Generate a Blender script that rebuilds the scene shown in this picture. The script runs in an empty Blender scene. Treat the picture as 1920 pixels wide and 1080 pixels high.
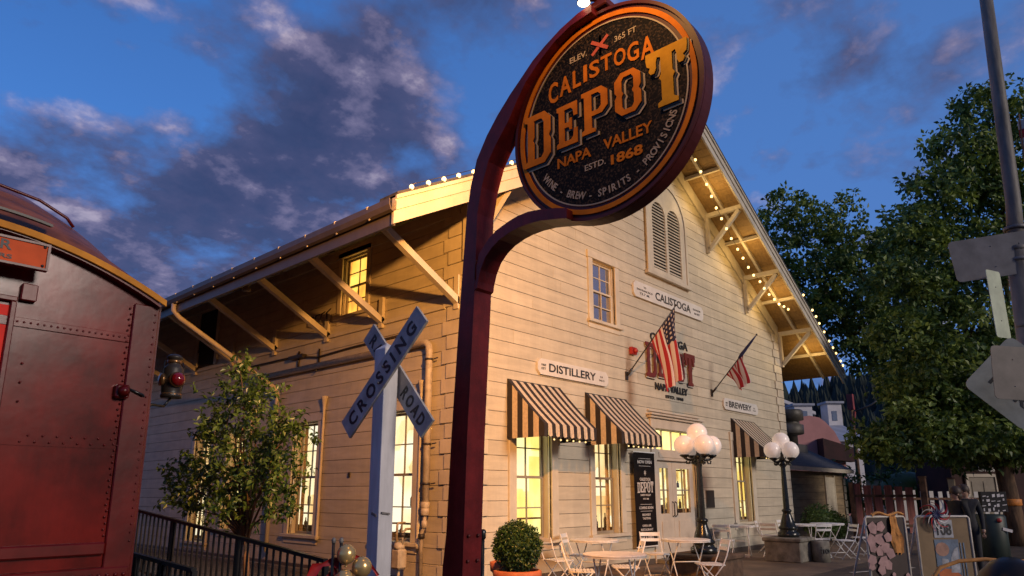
import bpy, bmesh, math, random
from mathutils import Vector, Matrix, Euler
R = math.radians
random.seed(7)
SC = bpy.context.scene
COL = SC.collection

# ------------------------------------------------------------------ camera
cd = bpy.data.cameras.new('camera'); cam = bpy.data.objects.new('camera', cd); COL.objects.link(cam)
cam.location = (0, 0, 1.6)
cam.rotation_euler = (R(90 + 12.55), 0, -R(47.87))
cd.sensor_fit = 'HORIZONTAL'; cd.sensor_width = 36.0
cd.lens = 36.0 * 1290.5 / 1920.0
cd.shift_y = 96.0 / 1920.0
cd.clip_end = 3000; cd.clip_start = 0.05
SC.camera = cam

# ------------------------------------------------------------------ render / exposure
SC.render.engine = 'CYCLES'
SC.view_settings.view_transform = 'Standard'; SC.view_settings.look = 'None'
SC.view_settings.exposure = 0.22; SC.view_settings.gamma = 1.0
SC.cycles.use_denoising = True
SC.cycles.max_bounces = 6; SC.cycles.diffuse_bounces = 3; SC.cycles.glossy_bounces = 3
SC.cycles.transmission_bounces = 4; SC.cycles.transparent_max_bounces = 6
SC.cycles.sample_clamp_indirect = 6.0
SC.cycles.caustics_reflective = False; SC.cycles.caustics_refractive = False

# ------------------------------------------------------------------ sun (low warm dusk light from the right of the street)
SUN_EL, SUN_AZ = R(20), math.atan2(-0.985, 0.10)         # direction towards the sun, from +X
sd = bpy.data.lights.new('sun', 'SUN'); so = bpy.data.objects.new('sun', sd); COL.objects.link(so)
sd.energy = 1.5; sd.angle = R(16.0); sd.color = (1.0, 0.86, 0.76)
sdir = Vector((math.cos(SUN_EL) * math.cos(SUN_AZ), math.cos(SUN_EL) * math.sin(SUN_AZ), math.sin(SUN_EL)))
so.rotation_euler = sdir.to_track_quat('Z', 'Y').to_euler()
so.location = sdir * 60

# ------------------------------------------------------------------ world: dusk sky with broken cloud
W = bpy.data.worlds.new('World'); SC.world = W; W.use_nodes = True
nt = W.node_tree; nt.nodes.clear()
def N(t, **k):
    n = nt.nodes.new(t)
    for a, b in k.items(): setattr(n, a, b)
    return n
def L(a, b): nt.links.new(a, b)
def wm(op, a, b=None, clamp=False):
    n = N('ShaderNodeMath', operation=op, use_clamp=clamp)
    for i, v in enumerate((a, b)):
        if v is None: continue
        if isinstance(v, (int, float)): n.inputs[i].default_value = v
        else: L(v, n.inputs[i])
    return n.outputs[0]
def wramp(fac, stops):
    r = N('ShaderNodeValToRGB'); L(fac, r.inputs[0]); e = r.color_ramp.elements
    e[0].position, e[0].color = stops[0]; e[1].position, e[1].color = stops[-1]
    for p, c in stops[1:-1]:
        q = e.new(p); q.color = c
    return r.outputs[0]
def wmix(fac, a, b, mode='MIX'):
    m = N('ShaderNodeMix', data_type='RGBA', blend_type=mode)
    if isinstance(fac, (int, float)): m.inputs[0].default_value = fac
    else: L(fac, m.inputs[0])
    for i, v in ((6, a), (7, b)):
        if isinstance(v, tuple): m.inputs[i].default_value = v
        else: L(v, m.inputs[i])
    return m.outputs[2]
sky = N('ShaderNodeTexSky', sky_type='NISHITA', sun_disc=False)
sky.sun_elevation = SUN_EL
sky.sun_rotation = math.pi / 2 - SUN_AZ
sky.air_density = 1.0; sky.dust_density = 0.3; sky.ozone_density = 4.0
tc = N('ShaderNodeTexCoord')
sep = N('ShaderNodeSeparateXYZ'); L(tc.outputs['Generated'], sep.inputs[0])
el = sep.outputs[2]
den = wm('ADD', wm('MAXIMUM', el, 0.0), 0.30)
cu = wm('DIVIDE', sep.outputs[0], den); cv = wm('DIVIDE', sep.outputs[1], den)
cmb = N('ShaderNodeCombineXYZ'); L(cu, cmb.inputs[0]); L(cv, cmb.inputs[1])
def cloudnoise(off, scale, detail=6.0, rough=0.55, dist=0.3):
    mp = N('ShaderNodeMapping'); mp.inputs['Location'].default_value = off
    L(cmb.outputs[0], mp.inputs[0])
    nz = N('ShaderNodeTexNoise'); nz.inputs['Scale'].default_value = scale
    nz.inputs['Detail'].default_value = detail; nz.inputs['Roughness'].default_value = rough
    nz.inputs['Distortion'].default_value = dist
    L(mp.outputs[0], nz.inputs['Vector']); return nz.outputs['Fac']
def bank(dx, dy, dz, tight, gain):      # a cloud bank standing in one direction of the sky
    v = Vector((dx, dy, dz)).normalized()
    d = N('ShaderNodeVectorMath', operation='DOT_PRODUCT'); L(tc.outputs['Generated'], d.inputs[0])
    d.inputs[1].default_value = v
    e = wm('EXPONENT', wm('MULTIPLY', wm('SUBTRACT', d.outputs['Value'], 1.0), tight))
    return wm('MULTIPLY', e, gain)
# cloud banks: direction in the sky, tightness, gain
CLOUD_BANKS = [(.256,.858,.446,90,.05),(.20,.89,.42,120,.05),(.34,.822,.452,200,.07),(.352,.754,.554,160,.06),(.436,.693,.574,160,.05),(.50,.716,.488,220,.12),(.535,.675,.512,400,.06),
    (.415,.797,.439,200,.07),(.48,.771,.416,140,.12),(.39,.83,.40,160,.10),(.56,.60,.57,80,.07),(.241,.915,.324,300,.10),(.328,.91,.254,250,.12),(.854,.117,.507,500,-.03),(.843,.202,.498,900,.10),(.885,.13,.447,700,.13),(.80,.20,.56,500,.12),(.827,.283,.487,900,.10),(.615,.658,.435,160,.07),(.324,.876,.357,200,.06),
    (.16,.846,.509,120,-.10),(.30,.83,.49,300,-.12),(.60,.605,.50,220,-.08),(.39,.77,.505,220,-.10),(.20,.87,.50,200,-.06),(.84,.24,.49,8,-.07)]
n1 = cloudnoise((3.1, 1.7, 0.0), 5.6, 10.0, .57, .05)
n2 = cloudnoise((3.1 + 0.018, 1.7 - 0.062, 0.0), 5.6, 10.0, .57, .05)
fld = n1
for b in CLOUD_BANKS: fld = wm('ADD', fld, bank(*b))
mask = wramp(fld, [(0.44, (0, 0, 0, 1)), (0.535, (.42, .42, .42, 1)), (0.66, (1, 1, 1, 1))])
lit = wm('ADD', wm('MULTIPLY', wm('SUBTRACT', n1, n2), 3.3), 0.28, clamp=True)
thick = wramp(fld, [(0.50, (1.25, 1.22, 1.2, 1)), (0.80, (.72, .75, .82, 1))])
ccol = wmix(1.0, wramp(lit, [(0.0, (0.30, 0.38, 0.88, 1)), (0.40, (0.48, 0.50, 1.05, 1)), (0.72, (1.4, 1.2, 1.9, 1)), (1.0, (3.2, 2.7, 3.3, 1))]), thick, 'MULTIPLY')
skyn = wmix(1.0, sky.outputs[0], (0.55, 0.98, 1.45, 1), 'MULTIPLY')
skyt = wmix(0.72, skyn, wramp(el, [(0.0, (.62, 1.0, 2.5, 1)), (0.22, (.55, 1.15, 3.2, 1)), (0.45, (.28, 1.0, 3.05, 1)), (0.64, (.16, .62, 2.15, 1))]))
east = bank(.93, .12, .35, 2.6, 1.0)
skyt = wmix(wm('MULTIPLY', east, .55), skyt, (.62, 1.55, 4.0, 1))
cfin = wmix(wm('MULTIPLY', mask, 0.9), skyt, ccol)
dusk = bank(.10, -.98, .10, 1.9, 1.0)        # the darker half of the sky behind the street
cfin = wmix(dusk, cfin, (.34, .28, .36, 1))
bg = N('ShaderNodeBackground'); L(cfin, bg.inputs[0]); bg.inputs[1].default_value = 0.14
out = N('ShaderNodeOutputWorld'); L(bg.outputs[0], out.inputs[0])

# ------------------------------------------------------------------ materials
MAT = {}
def mat(name, col, rough=0.6, var=0.12, vscale=3.0, bump=0.0, bscale=40.0, metal=0.0, spec=0.5, emit=None, estr=0.0,
        coat=0.0, col2=None, stretch=None, transl=0.0, island=0.0, stain=0.0):
    if name in MAT: return MAT[name]
    m = bpy.data.materials.new(name); m.use_nodes = True; t = m.node_tree
    b = t.nodes['Principled BSDF']
    b.inputs['Roughness'].default_value = rough; b.inputs['Metallic'].default_value = metal
    b.inputs['Specular IOR Level'].default_value = spec
    if coat: b.inputs['Coat Weight'].default_value = coat; b.inputs['Coat Roughness'].default_value = 0.12
    tcn = t.nodes.new('ShaderNodeTexCoord'); vec = tcn.outputs['Object']
    if stretch:
        mp = t.nodes.new('ShaderNodeMapping'); mp.inputs['Scale'].default_value = stretch
        t.links.new(vec, mp.inputs[0]); vec = mp.outputs[0]
    nz = t.nodes.new('ShaderNodeTexNoise'); nz.inputs['Scale'].default_value = vscale
    nz.inputs['Detail'].default_value = 5.0; nz.inputs['Roughness'].default_value = 0.6
    t.links.new(vec, nz.inputs['Vector'])
    rp = t.nodes.new('ShaderNodeValToRGB'); e = rp.color_ramp.elements
    c2 = col2 if col2 else tuple(c * (1 - 2.2 * var) for c in col)
    c1 = tuple(min(1, c * (1 + var)) for c in col) if not col2 else col
    e[0].position = 0.33; e[0].color = (*c2, 1); e[1].position = 0.67; e[1].color = (*c1, 1)
    t.links.new(nz.outputs['Fac'], rp.inputs[0]); cout = rp.outputs[0]
    def scale_by(val, lo, hi, cout):          # board-to-board tone and weather stains belong to the boards themselves
        mr = t.nodes.new('ShaderNodeMapRange'); mr.inputs['From Min'].default_value = 0.0; mr.inputs['From Max'].default_value = 1.0
        mr.inputs['To Min'].default_value = lo; mr.inputs['To Max'].default_value = hi; t.links.new(val, mr.inputs['Value'])
        vm = t.nodes.new('ShaderNodeVectorMath'); vm.operation = 'SCALE'; t.links.new(cout, vm.inputs[0]); t.links.new(mr.outputs[0], vm.inputs['Scale'])
        return vm.outputs[0]
    if island:
        gm = t.nodes.new('ShaderNodeNewGeometry'); cout = scale_by(gm.outputs['Random Per Island'], 1-island, 1+island*.6, cout)
    if stain:
        mp2 = t.nodes.new('ShaderNodeMapping'); mp2.inputs['Scale'].default_value = (2.2, 2.2, .35); t.links.new(tcn.outputs['Object'], mp2.inputs[0])
        ns = t.nodes.new('ShaderNodeTexNoise'); ns.inputs['Scale'].default_value = 1.6; ns.inputs['Detail'].default_value = 8.0; ns.inputs['Roughness'].default_value = .7
        t.links.new(mp2.outputs[0], ns.inputs['Vector'])
        r3 = t.nodes.new('ShaderNodeMapRange'); r3.inputs['From Min'].default_value = .38; r3.inputs['From Max'].default_value = .62; t.links.new(ns.outputs['Fac'], r3.inputs['Value'])
        cout = scale_by(r3.outputs[0], 1-stain, 1.0, cout)
    t.links.new(cout, b.inputs['Base Color'])
    if bump:
        n2_ = t.nodes.new('ShaderNodeTexNoise'); n2_.inputs['Scale'].default_value = bscale
        n2_.inputs['Detail'].default_value = 4.0; t.links.new(vec, n2_.inputs['Vector'])
        bp = t.nodes.new('ShaderNodeBump'); bp.inputs['Strength'].default_value = bump; bp.inputs['Distance'].default_value = 0.02
        t.links.new(n2_.outputs['Fac'], bp.inputs['Height']); t.links.new(bp.outputs[0], b.inputs['Normal'])
    if emit:
        b.inputs['Emission Color'].default_value = (*emit, 1); b.inputs['Emission Strength'].default_value = estr
    if transl:
        tr = t.nodes.new('ShaderNodeBsdfTranslucent'); t.links.new(rp.outputs[0], tr.inputs[0])
        mx = t.nodes.new('ShaderNodeMixShader'); mx.inputs[0].default_value = transl
        o = t.nodes['Material Output']
        t.links.new(b.outputs[0], mx.inputs[1]); t.links.new(tr.outputs[0], mx.inputs[2]); t.links.new(mx.outputs[0], o.inputs[0])
    MAT[name] = m; return m

def pane_mat(name, ca, cb, strength, scale=2.2, dark=None):
    """lit window: a room's lamp light with the soft shapes of furniture and blinds seen through the glass"""
    if name in MAT: return MAT[name]
    m = bpy.data.materials.new(name); m.use_nodes = True; t = m.node_tree
    b = t.nodes['Principled BSDF']; b.inputs['Base Color'].default_value = (0.05, 0.04, 0.03, 1); b.inputs['Roughness'].default_value = 0.06
    tcn = t.nodes.new('ShaderNodeTexCoord')
    mp = t.nodes.new('ShaderNodeMapping'); mp.inputs['Scale'].default_value = (scale, scale, scale * 0.7)
    t.links.new(tcn.outputs['Object'], mp.inputs[0])
    vo = t.nodes.new('ShaderNodeTexVoronoi'); vo.distance = 'CHEBYCHEV'; vo.inputs['Scale'].default_value = 1.4
    t.links.new(mp.outputs[0], vo.inputs['Vector'])
    nz = t.nodes.new('ShaderNodeTexNoise'); nz.inputs['Scale'].default_value = 1.0; nz.inputs['Detail'].default_value = 3
    t.links.new(mp.outputs[0], nz.inputs['Vector'])
    ad = t.nodes.new('ShaderNodeMath'); ad.operation = 'MULTIPLY_ADD'; ad.inputs[1].default_value = 0.36
    sepc = t.nodes.new('ShaderNodeSeparateColor'); t.links.new(vo.outputs['Color'], sepc.inputs[0])
    t.links.new(sepc.outputs[0], ad.inputs[0]); t.links.new(nz.outputs['Fac'], ad.inputs[2])
    rp = t.nodes.new('ShaderNodeValToRGB'); e = rp.color_ramp.elements
    e[0].position = 0.36; e[0].color = (*(dark or ca), 1); e[1].position = 0.84; e[1].color = (*cb, 1)
    q = e.new(0.58); q.color = (*ca, 1)
    t.links.new(ad.outputs[0], rp.inputs[0]); t.links.new(rp.outputs[0], b.inputs['Emission Color'])
    b.inputs['Emission Strength'].default_value = strength
    MAT[name] = m; return m

CREAM = (0.62, 0.55, 0.42)
mat('cream_siding', CREAM, 0.6, 0.06, 1.3, 0.22, 26, stretch=(1, 1, 6), island=0.08, stain=0.10)
mat('cream_trim', (0.66, 0.59, 0.47), 0.55, 0.06, 2.5, 0.12, 30, island=.06, stain=.12)
mat('joint_brown', (0.085, 0.05, 0.028), 0.9, 0.15)
mat('soffit_wood', (0.30, 0.185, 0.07), 0.65, 0.12, 3, 0.15, 25, stretch=(1, 6, 6))
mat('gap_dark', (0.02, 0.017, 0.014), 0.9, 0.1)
mat('roof_felt', (0.07, 0.068, 0.075), 0.85, 0.25, 8, 0.3, 40)
mat('gutter_metal', (0.11, 0.085, 0.068), 0.45, 0.08, 4)
mat('muntin', (0.30, 0.26, 0.2), 0.5, 0.06)
mat('sash_dark', (0.10, 0.09, 0.075), 0.5, 0.06)
mat('maroon_steel', (0.155, 0.012, 0.012), 0.42, 0.16, 6, 0.10, 45, spec=0.28, stain=.35)
mat('disc_rim', (0.085, 0.014, 0.012), 0.45, 0.15, 5, spec=.25)
mat('sign_orange', (0.70, 0.20, 0.012), 0.6, 0.14, 3.5, spec=.08)
mat('sign_orange_lit', (0.75, 0.36, 0.02), 0.6, 0.14, 3.5, spec=.08)  # orange with the lamp light on the T put into the colour
mat('sign_tan', (0.50, 0.38, 0.22), 0.5, 0.1)
mat('sign_red', (0.55, 0.10, 0.02), 0.42, 0.1)
mat('sign_black', (0.013, 0.011, 0.010), 0.45, 0.2)
mat('letter_black', (0.02, 0.02, 0.022), 0.5, 0.05)
mat('sign_white', (0.72, 0.69, 0.64), 0.5, 0.05, 4)
mat('grey_board', (0.56, 0.52, 0.49), 0.6, 0.14, 9, 0.10, stain=.25)
mat('white_post', (0.66, 0.64, 0.65), 0.6, 0.09, 5, 0.25, 30, stretch=(1, 1, .25), stain=.28)
mat('train_red', (0.18, 0.008, 0.005), 0.22, 0.3, 1.6, 0.14, 2.4, spec=.38, stain=.3)
mat('train_dark_red', (0.12, 0.005, 0.004), 0.32, 0.2, 3, 0.08, 8.0, spec=.35)
mat('train_roof', (0.24, 0.065, 0.015), 0.42, 0.25, 3.0, 0.12, 20, stretch=(1, 4, 1))
mat('train_gold', (0.70, 0.27, 0.025), 0.6, 0.15, 4, spec=.2)
mat('train_orange', (0.72, 0.10, 0.02), 0.55, 0.1, 4, spec=.15)
mat('train_bright_red', (0.80, 0.02, 0.010), 0.5, 0.1, 3, spec=.15)
mat('black_metal', (0.016, 0.016, 0.017), 0.28, 0.2, 8)
mat('lamp_iron', (0.014, 0.016, 0.014), 0.22, 0.2, 8, 0.05, 60)
mat('globe_glass', (0.84, 0.76, 0.71), 0.25, 0.03, 4, emit=(1.0, .82, .70), estr=.16)
mat('white_metal', (0.80, 0.78, 0.75), 0.45, 0.06, 10)
mat('concrete', (0.23, 0.21, 0.17), 0.85, 0.22, 5, 0.4, 40)
mat('brown_block', (0.13, 0.08, 0.05), 0.85, 0.22, 6, 0.4, 40)
mat('asphalt', (0.075, 0.052, 0.036), 0.75, 0.25, 1.2, 0.5, 60)
mat('paving', (0.19, 0.13, 0.085), 0.75, 0.2, 1.5, 0.35, 30)
mat('road_paint', (0.55, 0.50, 0.42), 0.7, 0.2, 8)
mat('gravel', (0.10, 0.08, 0.065), 0.95, 0.35, 9, 0.8, 50)
mat('terracotta', (0.46, 0.13, 0.05), 0.65, 0.12, 6, 0.1)
mat('soil', (0.03, 0.02, 0.015), 0.95, 0.2)
mat('bark', (0.15, 0.085, 0.045), 0.9, 0.35, 6, 0.9, 14, stretch=(1, 1, .25))
mat('leaf_dark', (0.10, 0.17, 0.032), 0.5, 0.1, 1.3, col2=(0.038, 0.075, 0.016), transl=0.22)
mat('leaf_mid', (0.26, 0.34, 0.06), 0.5, 0.1, 0.9, col2=(0.09, 0.15, 0.028), transl=0.25)
mat('leaf_young', (0.095, 0.165, 0.024), 0.42, 0.1, 1.5, col2=(0.035, 0.07, 0.014), transl=0.22)
mat('leaf_box', (0.05, 0.10, 0.02), 0.4, 0.1, 6, col2=(0.022, 0.052, 0.012), transl=0.15)
mat('conifer', (0.020, 0.032, 0.026), 0.9, 0.3, 0.05)
mat('hill_green', (0.022, 0.034, 0.030), 0.95, 0.3, 0.04)
mat('balloon_gold', (0.70, 0.47, 0.19), 0.26, 0.05, 5, metal=0.6)
mat('bow_red', (0.42, 0.012, 0.015), 0.55, 0.15, 8)
mat('awning_dark', (0.026, 0.02, 0.021), 0.8, 0.1, 20)
mat('awning_light', (0.60, 0.50, 0.38), 0.8, 0.08, 20)
mat('banner_black', (0.013, 0.010, 0.010), 0.8, 0.1, 5, spec=.1)
mat('banner_text', (0.62, 0.58, 0.54), 0.6, 0.05)
mat('door_white', (0.60, 0.52, 0.42), 0.5, 0.06, 3)
mat('alarm_red', (0.42, 0.03, 0.025), 0.4, 0.08)
mat('bronze_dark', (0.035, 0.026, 0.02), 0.45, 0.15)
mat('flag_pole', (0.035, 0.03, 0.028), 0.3, 0.1)
mat('pole_grey', (0.17, 0.155, 0.14), 0.6, 0.28, 5, 0.2, 30, stretch=(1, 1, .3))
mat('sign_back', (0.15, 0.145, 0.15), 0.5, 0.14, 6)
mat('sign_plate_brown', (0.11, 0.09, 0.08), 0.55, 0.16, 6)
mat('sign_mint', (0.50, 0.56, 0.42), 0.5, 0.1, 6)
mat('sign_diamond', (0.27, 0.285, 0.26), 0.5, 0.12, 5)
mat('pink_wall', (0.52, 0.24, 0.22), 0.8, 0.08, 0.8)
mat('metal_roof', (0.30, 0.32, 0.38), 0.5, 0.1, 0.3, stretch=(6, 1, 1))
mat('white_wall', (0.62, 0.60, 0.60), 0.7, 0.08, 1)
mat('shed_wall', (0.32, 0.235, 0.135), 0.7, 0.18, 1.2, 0.2, 12, stretch=(1, 1, 5))
mat('red_boards', (0.40, 0.13, 0.10), 0.7, 0.2, 4, 0.2, 20, stretch=(4, 4, .5))
mat('wood_post', (0.16, 0.085, 0.05), 0.85, 0.3, 5, 0.3, 20)
mat('maroon_wall', (0.045, 0.012, 0.011), 0.8, 0.2, 2)
mat('beige_door', (0.30, 0.255, 0.20), 0.6, 0.1, 3)
mat('bin_green', (0.018, 0.032, 0.024), 0.5, 0.2, 4)
mat('paper_white', (0.62, 0.58, 0.56), 0.8, 0.1, 9)
mat('paper_pink', (0.46, 0.28, 0.26), 0.85, 0.14, 9)
mat('cloth_orange', (0.62, 0.27, 0.07), 0.8, 0.16, 14)
mat('board_dark', (0.035, 0.016, 0.013), 0.6, 0.15, 5)
mat('board_brown', (0.25, 0.165, 0.085), 0.75, 0.1, 4)
mat('tube_white', (0.62, 0.55, 0.46), 0.4, 0.1, 10)
mat('navy', (0.02, 0.025, 0.09), 0.6, 0.1)
mat('poster_blue', (0.14, 0.19, 0.26), 0.55, 0.2, 9)
mat('poster_grey', (0.42, 0.42, 0.44), 0.55, 0.2, 12)
mat('poster_orange', (0.52, 0.13, 0.03), 0.55, 0.15, 9)
mat('poster_skin', (0.42, 0.22, 0.15), 0.55, 0.15, 12)
mat('ribbon_orange', (0.66, 0.22, 0.03), 0.6, 0.15, 15)
mat('enamel_black', (0.016, 0.011, 0.008), 0.35, 0.3, 6, spec=.3)
mat('teal_paint', (0.05, 0.30, 0.31), 0.4, 0.1)
mat('skin', (0.42, 0.25, 0.17), 0.55, 0.05)
mat('cloth_black', (0.013, 0.012, 0.013), 0.85, 0.2, 8)
mat('cloth_charcoal', (0.03, 0.03, 0.034), 0.85, 0.2, 8)
mat('hair_brown', (0.05, 0.028, 0.016), 0.6, 0.2, 20)
mat('red_glass', (0.22, 0.006, 0.006), 0.08, 0.05, coat=0.6)
mat('brass', (0.42, 0.22, 0.09), 0.3, 0.15, 9, metal=0.8)
mat('rust_white', (0.50, 0.42, 0.31), 0.55, 0.14, 8, 0.1)
mat('tank_metal', (0.11, 0.10, 0.085), 0.5, 0.25, 1.5)
mat('red_paint', (0.30, 0.05, 0.045), 0.6, 0.2, 2)
mat('lens_lit', (0.9, 0.85, 0.7), 0.3, 0.0, emit=(1.0, 0.82, 0.5), estr=9.0)
mat('bulb_lit', (0.9, 0.8, 0.6), 0.3, 0.0, emit=(1.0, 0.64, 0.22), estr=3.0)
mat('bulb_dim', (0.9, 0.8, 0.6), 0.3, 0.0, emit=(1.0, 0.66, 0.25), estr=1.3)
pane_mat('pane_yellow', (1.0, 0.76, 0.20), (1.0, 0.90, 0.46), 1.25, 1.3, dark=(0.95, 0.62, 0.12))
pane_mat('pane_warm', (1.0, 0.74, 0.34), (1.0, 0.92, 0.66), 1.2, 1.5, dark=(0.72, 0.36, 0.10))
pane_mat('pane_orange', (0.90, 0.40, 0.05), (1.0, 0.56, 0.10), 1.5, dark=(0.45, 0.14, 0.03))
pane_mat('pane_door', (0.95, 0.70, 0.20), (1.0, 0.90, 0.50), 1.2, 4.0, dark=(0.45, 0.22, 0.05))
mat('pane_dark', (0.50, 0.50, 0.52), 0.03, 0.03, metal=.8)

def glass_mat():
    m = bpy.data.materials.new('window_glass'); m.use_nodes = True; t = m.node_tree; t.nodes.clear()
    o = t.nodes.new('ShaderNodeOutputMaterial'); a = t.nodes.new('ShaderNodeBsdfTransparent'); g = t.nodes.new('ShaderNodeBsdfGlossy'); g.inputs['Roughness'].default_value = .03
    lw = t.nodes.new('ShaderNodeLayerWeight'); pw_ = t.nodes.new('ShaderNodeMath'); pw_.operation = 'POWER'; t.links.new(lw.outputs['Facing'], pw_.inputs[0]); pw_.inputs[1].default_value = 4.0
    f = t.nodes.new('ShaderNodeMath'); f.operation = 'MULTIPLY_ADD'; t.links.new(pw_.outputs[0], f.inputs[0]); f.inputs[1].default_value = .6; f.inputs[2].default_value = .05; x = t.nodes.new('ShaderNodeMixShader')
    t.links.new(f.outputs[0], x.inputs[0]); t.links.new(a.outputs[0], x.inputs[1]); t.links.new(g.outputs[0], x.inputs[2]); t.links.new(x.outputs[0], o.inputs[0]); MAT['window_glass'] = m
glass_mat()
mat('shelf_wood', (0.16, 0.075, 0.03), 0.6, 0.2, 6)
mat('bottle_dark', (0.06, 0.03, 0.015), 0.3, 0.3, 9)
mat('curtain', (0.62, 0.42, 0.20), 0.8, 0.12, 6)

# ------------------------------------------------------------------ mesh helpers
class MB:
    def __init__(s): s.v, s.f, s.m, s.sm = [], [], [], []
    def add(s, vs, fs, mi=0, smooth=False):
        o = len(s.v); s.v += [tuple(p) for p in vs]
        for f in fs: s.f.append(tuple(o + i for i in f)); s.m.append(mi); s.sm.append(smooth)
    def box(s, x0, x1, y0, y1, z0, z1, mi=0):
        s.add([(x0,y0,z0),(x1,y0,z0),(x1,y1,z0),(x0,y1,z0),(x0,y0,z1),(x1,y0,z1),(x1,y1,z1),(x0,y1,z1)],
              [(0,3,2,1),(4,5,6,7),(0,1,5,4),(1,2,6,5),(2,3,7,6),(3,0,4,7)], mi)
    def bbox(s, x0, x1, y0, y1, z0, z1, c=0.006, mi=0):      # box with its long edges eased
        if min(x1-x0, y1-y0, z1-z0) < 3*c: return s.box(x0, x1, y0, y1, z0, z1, mi)
        bm = bmesh.new(); bmesh.ops.create_cube(bm, size=1.0)
        for v in bm.verts: v.co = Vector(((x0+x1)/2+v.co.x*(x1-x0), (y0+y1)/2+v.co.y*(y1-y0), (z0+z1)/2+v.co.z*(z1-z0)))
        bmesh.ops.bevel(bm, geom=bm.edges[:], offset=c, segments=1, affect='EDGES')
        bm.verts.index_update(); s.add([v.co[:] for v in bm.verts], [[v.index for v in f.verts] for f in bm.faces], mi); bm.free()
    def bar(s, p, q, w, h=None, up=(0,0,1), mi=0):
        h = h or w; p, q = Vector(p), Vector(q); d = (q-p).normalized(); up = Vector(up)
        if abs(d.dot(up)) > 0.98: up = Vector((1,0,0)) if abs(d.x) < .9 else Vector((0,1,0))
        a = d.cross(up).normalized()*(w/2); b = a.cross(d).normalized()*(h/2)
        s.add([p-a-b,p+a-b,p+a+b,p-a+b,q-a-b,q+a-b,q+a+b,q-a+b], [(0,1,2,3),(7,6,5,4),(0,4,5,1),(1,5,6,2),(2,6,7,3),(3,7,4,0)], mi)
    def tube(s, pts, r, n=8, mi=0, caps=True):
        pts = [Vector(p) for p in pts]; rs = r if isinstance(r, (list, tuple)) else [r]*len(pts)
        vs = []; ref = None
        for i, p in enumerate(pts):
            d = (pts[min(i+1, len(pts)-1)] - pts[max(i-1, 0)]).normalized()
            if ref is None:
                ref = d.orthogonal().normalized()
            ref = (ref - d*ref.dot(d)); ref = ref.normalized() if ref.length > 1e-5 else d.orthogonal().normalized()
            b = d.cross(ref)
            for k in range(n):
                a = 2*math.pi*k/n; vs.append(p + (ref*math.cos(a)+b*math.sin(a))*rs[i])
        fs = [(i*n+k, i*n+(k+1)%n, (i+1)*n+(k+1)%n, (i+1)*n+k) for i in range(len(pts)-1) for k in range(n)]
        if caps: fs += [tuple(range(n-1,-1,-1)), tuple((len(pts)-1)*n+k for k in range(n))]
        s.add(vs, fs, mi, True)
    def lathe(s, prof, c=(0,0,0), n=16, mi=0, axis='Z', smooth=True):
        vs = []
        for r, z in prof:
            for k in range(n):
                a = 2*math.pi*k/n; q = (r*math.cos(a), r*math.sin(a), z)
                if axis == 'X': q = (q[2], q[0], q[1])
                if axis == 'Y': q = (q[0], q[2], q[1])
                vs.append((c[0]+q[0], c[1]+q[1], c[2]+q[2]))
        m = len(prof)
        fs = [(i*n+k, i*n+(k+1)%n, (i+1)*n+(k+1)%n, (i+1)*n+k) for i in range(m-1) for k in range(n)]
        fs += [tuple(range(n-1,-1,-1)), tuple((m-1)*n+k for k in range(n))]
        s.add(vs, fs, mi, smooth)
    def ball(s, c, r, n=16, mi=0, sz=1.0):
        h = n//2; s.lathe([(max(r*math.sin(math.pi*i/h), 1e-4), -r*sz*math.cos(math.pi*i/h)) for i in range(h+1)], c, n, mi)
    def prism(s, pts, fn, mi=0):                          # pts 2D loop, fn(u,v,side) -> 3D, side 0/1
        n = len(pts)
        s.add([fn(u,v,0) for u,v in pts]+[fn(u,v,1) for u,v in pts],
              [tuple(range(n-1,-1,-1)), tuple(range(n,2*n))]+[(i,(i+1)%n,n+(i+1)%n,n+i) for i in range(n)], mi)
    def mesh(s, vs, fs, M, mi=0, smooth=False): s.add([M @ Vector(p) for p in vs], fs, mi, smooth)
    def build(s, name, mats, parent=None, label=None, fix=True):
        me = bpy.data.meshes.new(name); me.from_pydata(s.v, [], s.f)
        if isinstance(mats, str): mats = [mats]
        for m in mats: me.materials.append(MAT[m])
        me.polygons.foreach_set('material_index', s.m); me.polygons.foreach_set('use_smooth', s.sm)
        me.update()
        if fix and len(s.f) < 60000:
            bm = bmesh.new(); bm.from_mesh(me); bmesh.ops.recalc_face_normals(bm, faces=bm.faces[:]); bm.to_mesh(me); bm.free()
        o = bpy.data.objects.new(name, me); COL.objects.link(o)
        if parent is not None: attach(o, parent)
        if label: o['label'] = label
        return o
def rootof(o):
    v = Vector(o.location); p = o.parent
    return v
def attach(o, parent):
    o.parent = parent
    base = parent
    while base.parent is not None: base = base.parent
    if parent is base: o.matrix_parent_inverse = Matrix.Translation(-Vector(base.location))
def thing(name, label, cat, loc=(0,0,0), group=None):
    o = bpy.data.objects.new(name, None); COL.objects.link(o); o.location = loc
    o.empty_display_size = 0.2
    tag(o, label, cat, group); return o
def tag(o, label=None, cat=None, group=None, kind=None):
    if label: o['label'] = label
    if cat: o['category'] = cat
    if group: o['group'] = group
    if kind: o['kind'] = kind
    return o
def dup(root, loc, rz=0.0, label=None, group=None):
    r = root.copy(); COL.objects.link(r); r.location = loc; r.rotation_euler = (0,0,rz)
    if label: r['label'] = label
    if group: r['group'] = group
    for ch in list(root.children):
        c = ch.copy(); COL.objects.link(c); c.parent = r
        for g in list(ch.children):
            d = g.copy(); COL.objects.link(d); d.parent = c
    return r

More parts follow.
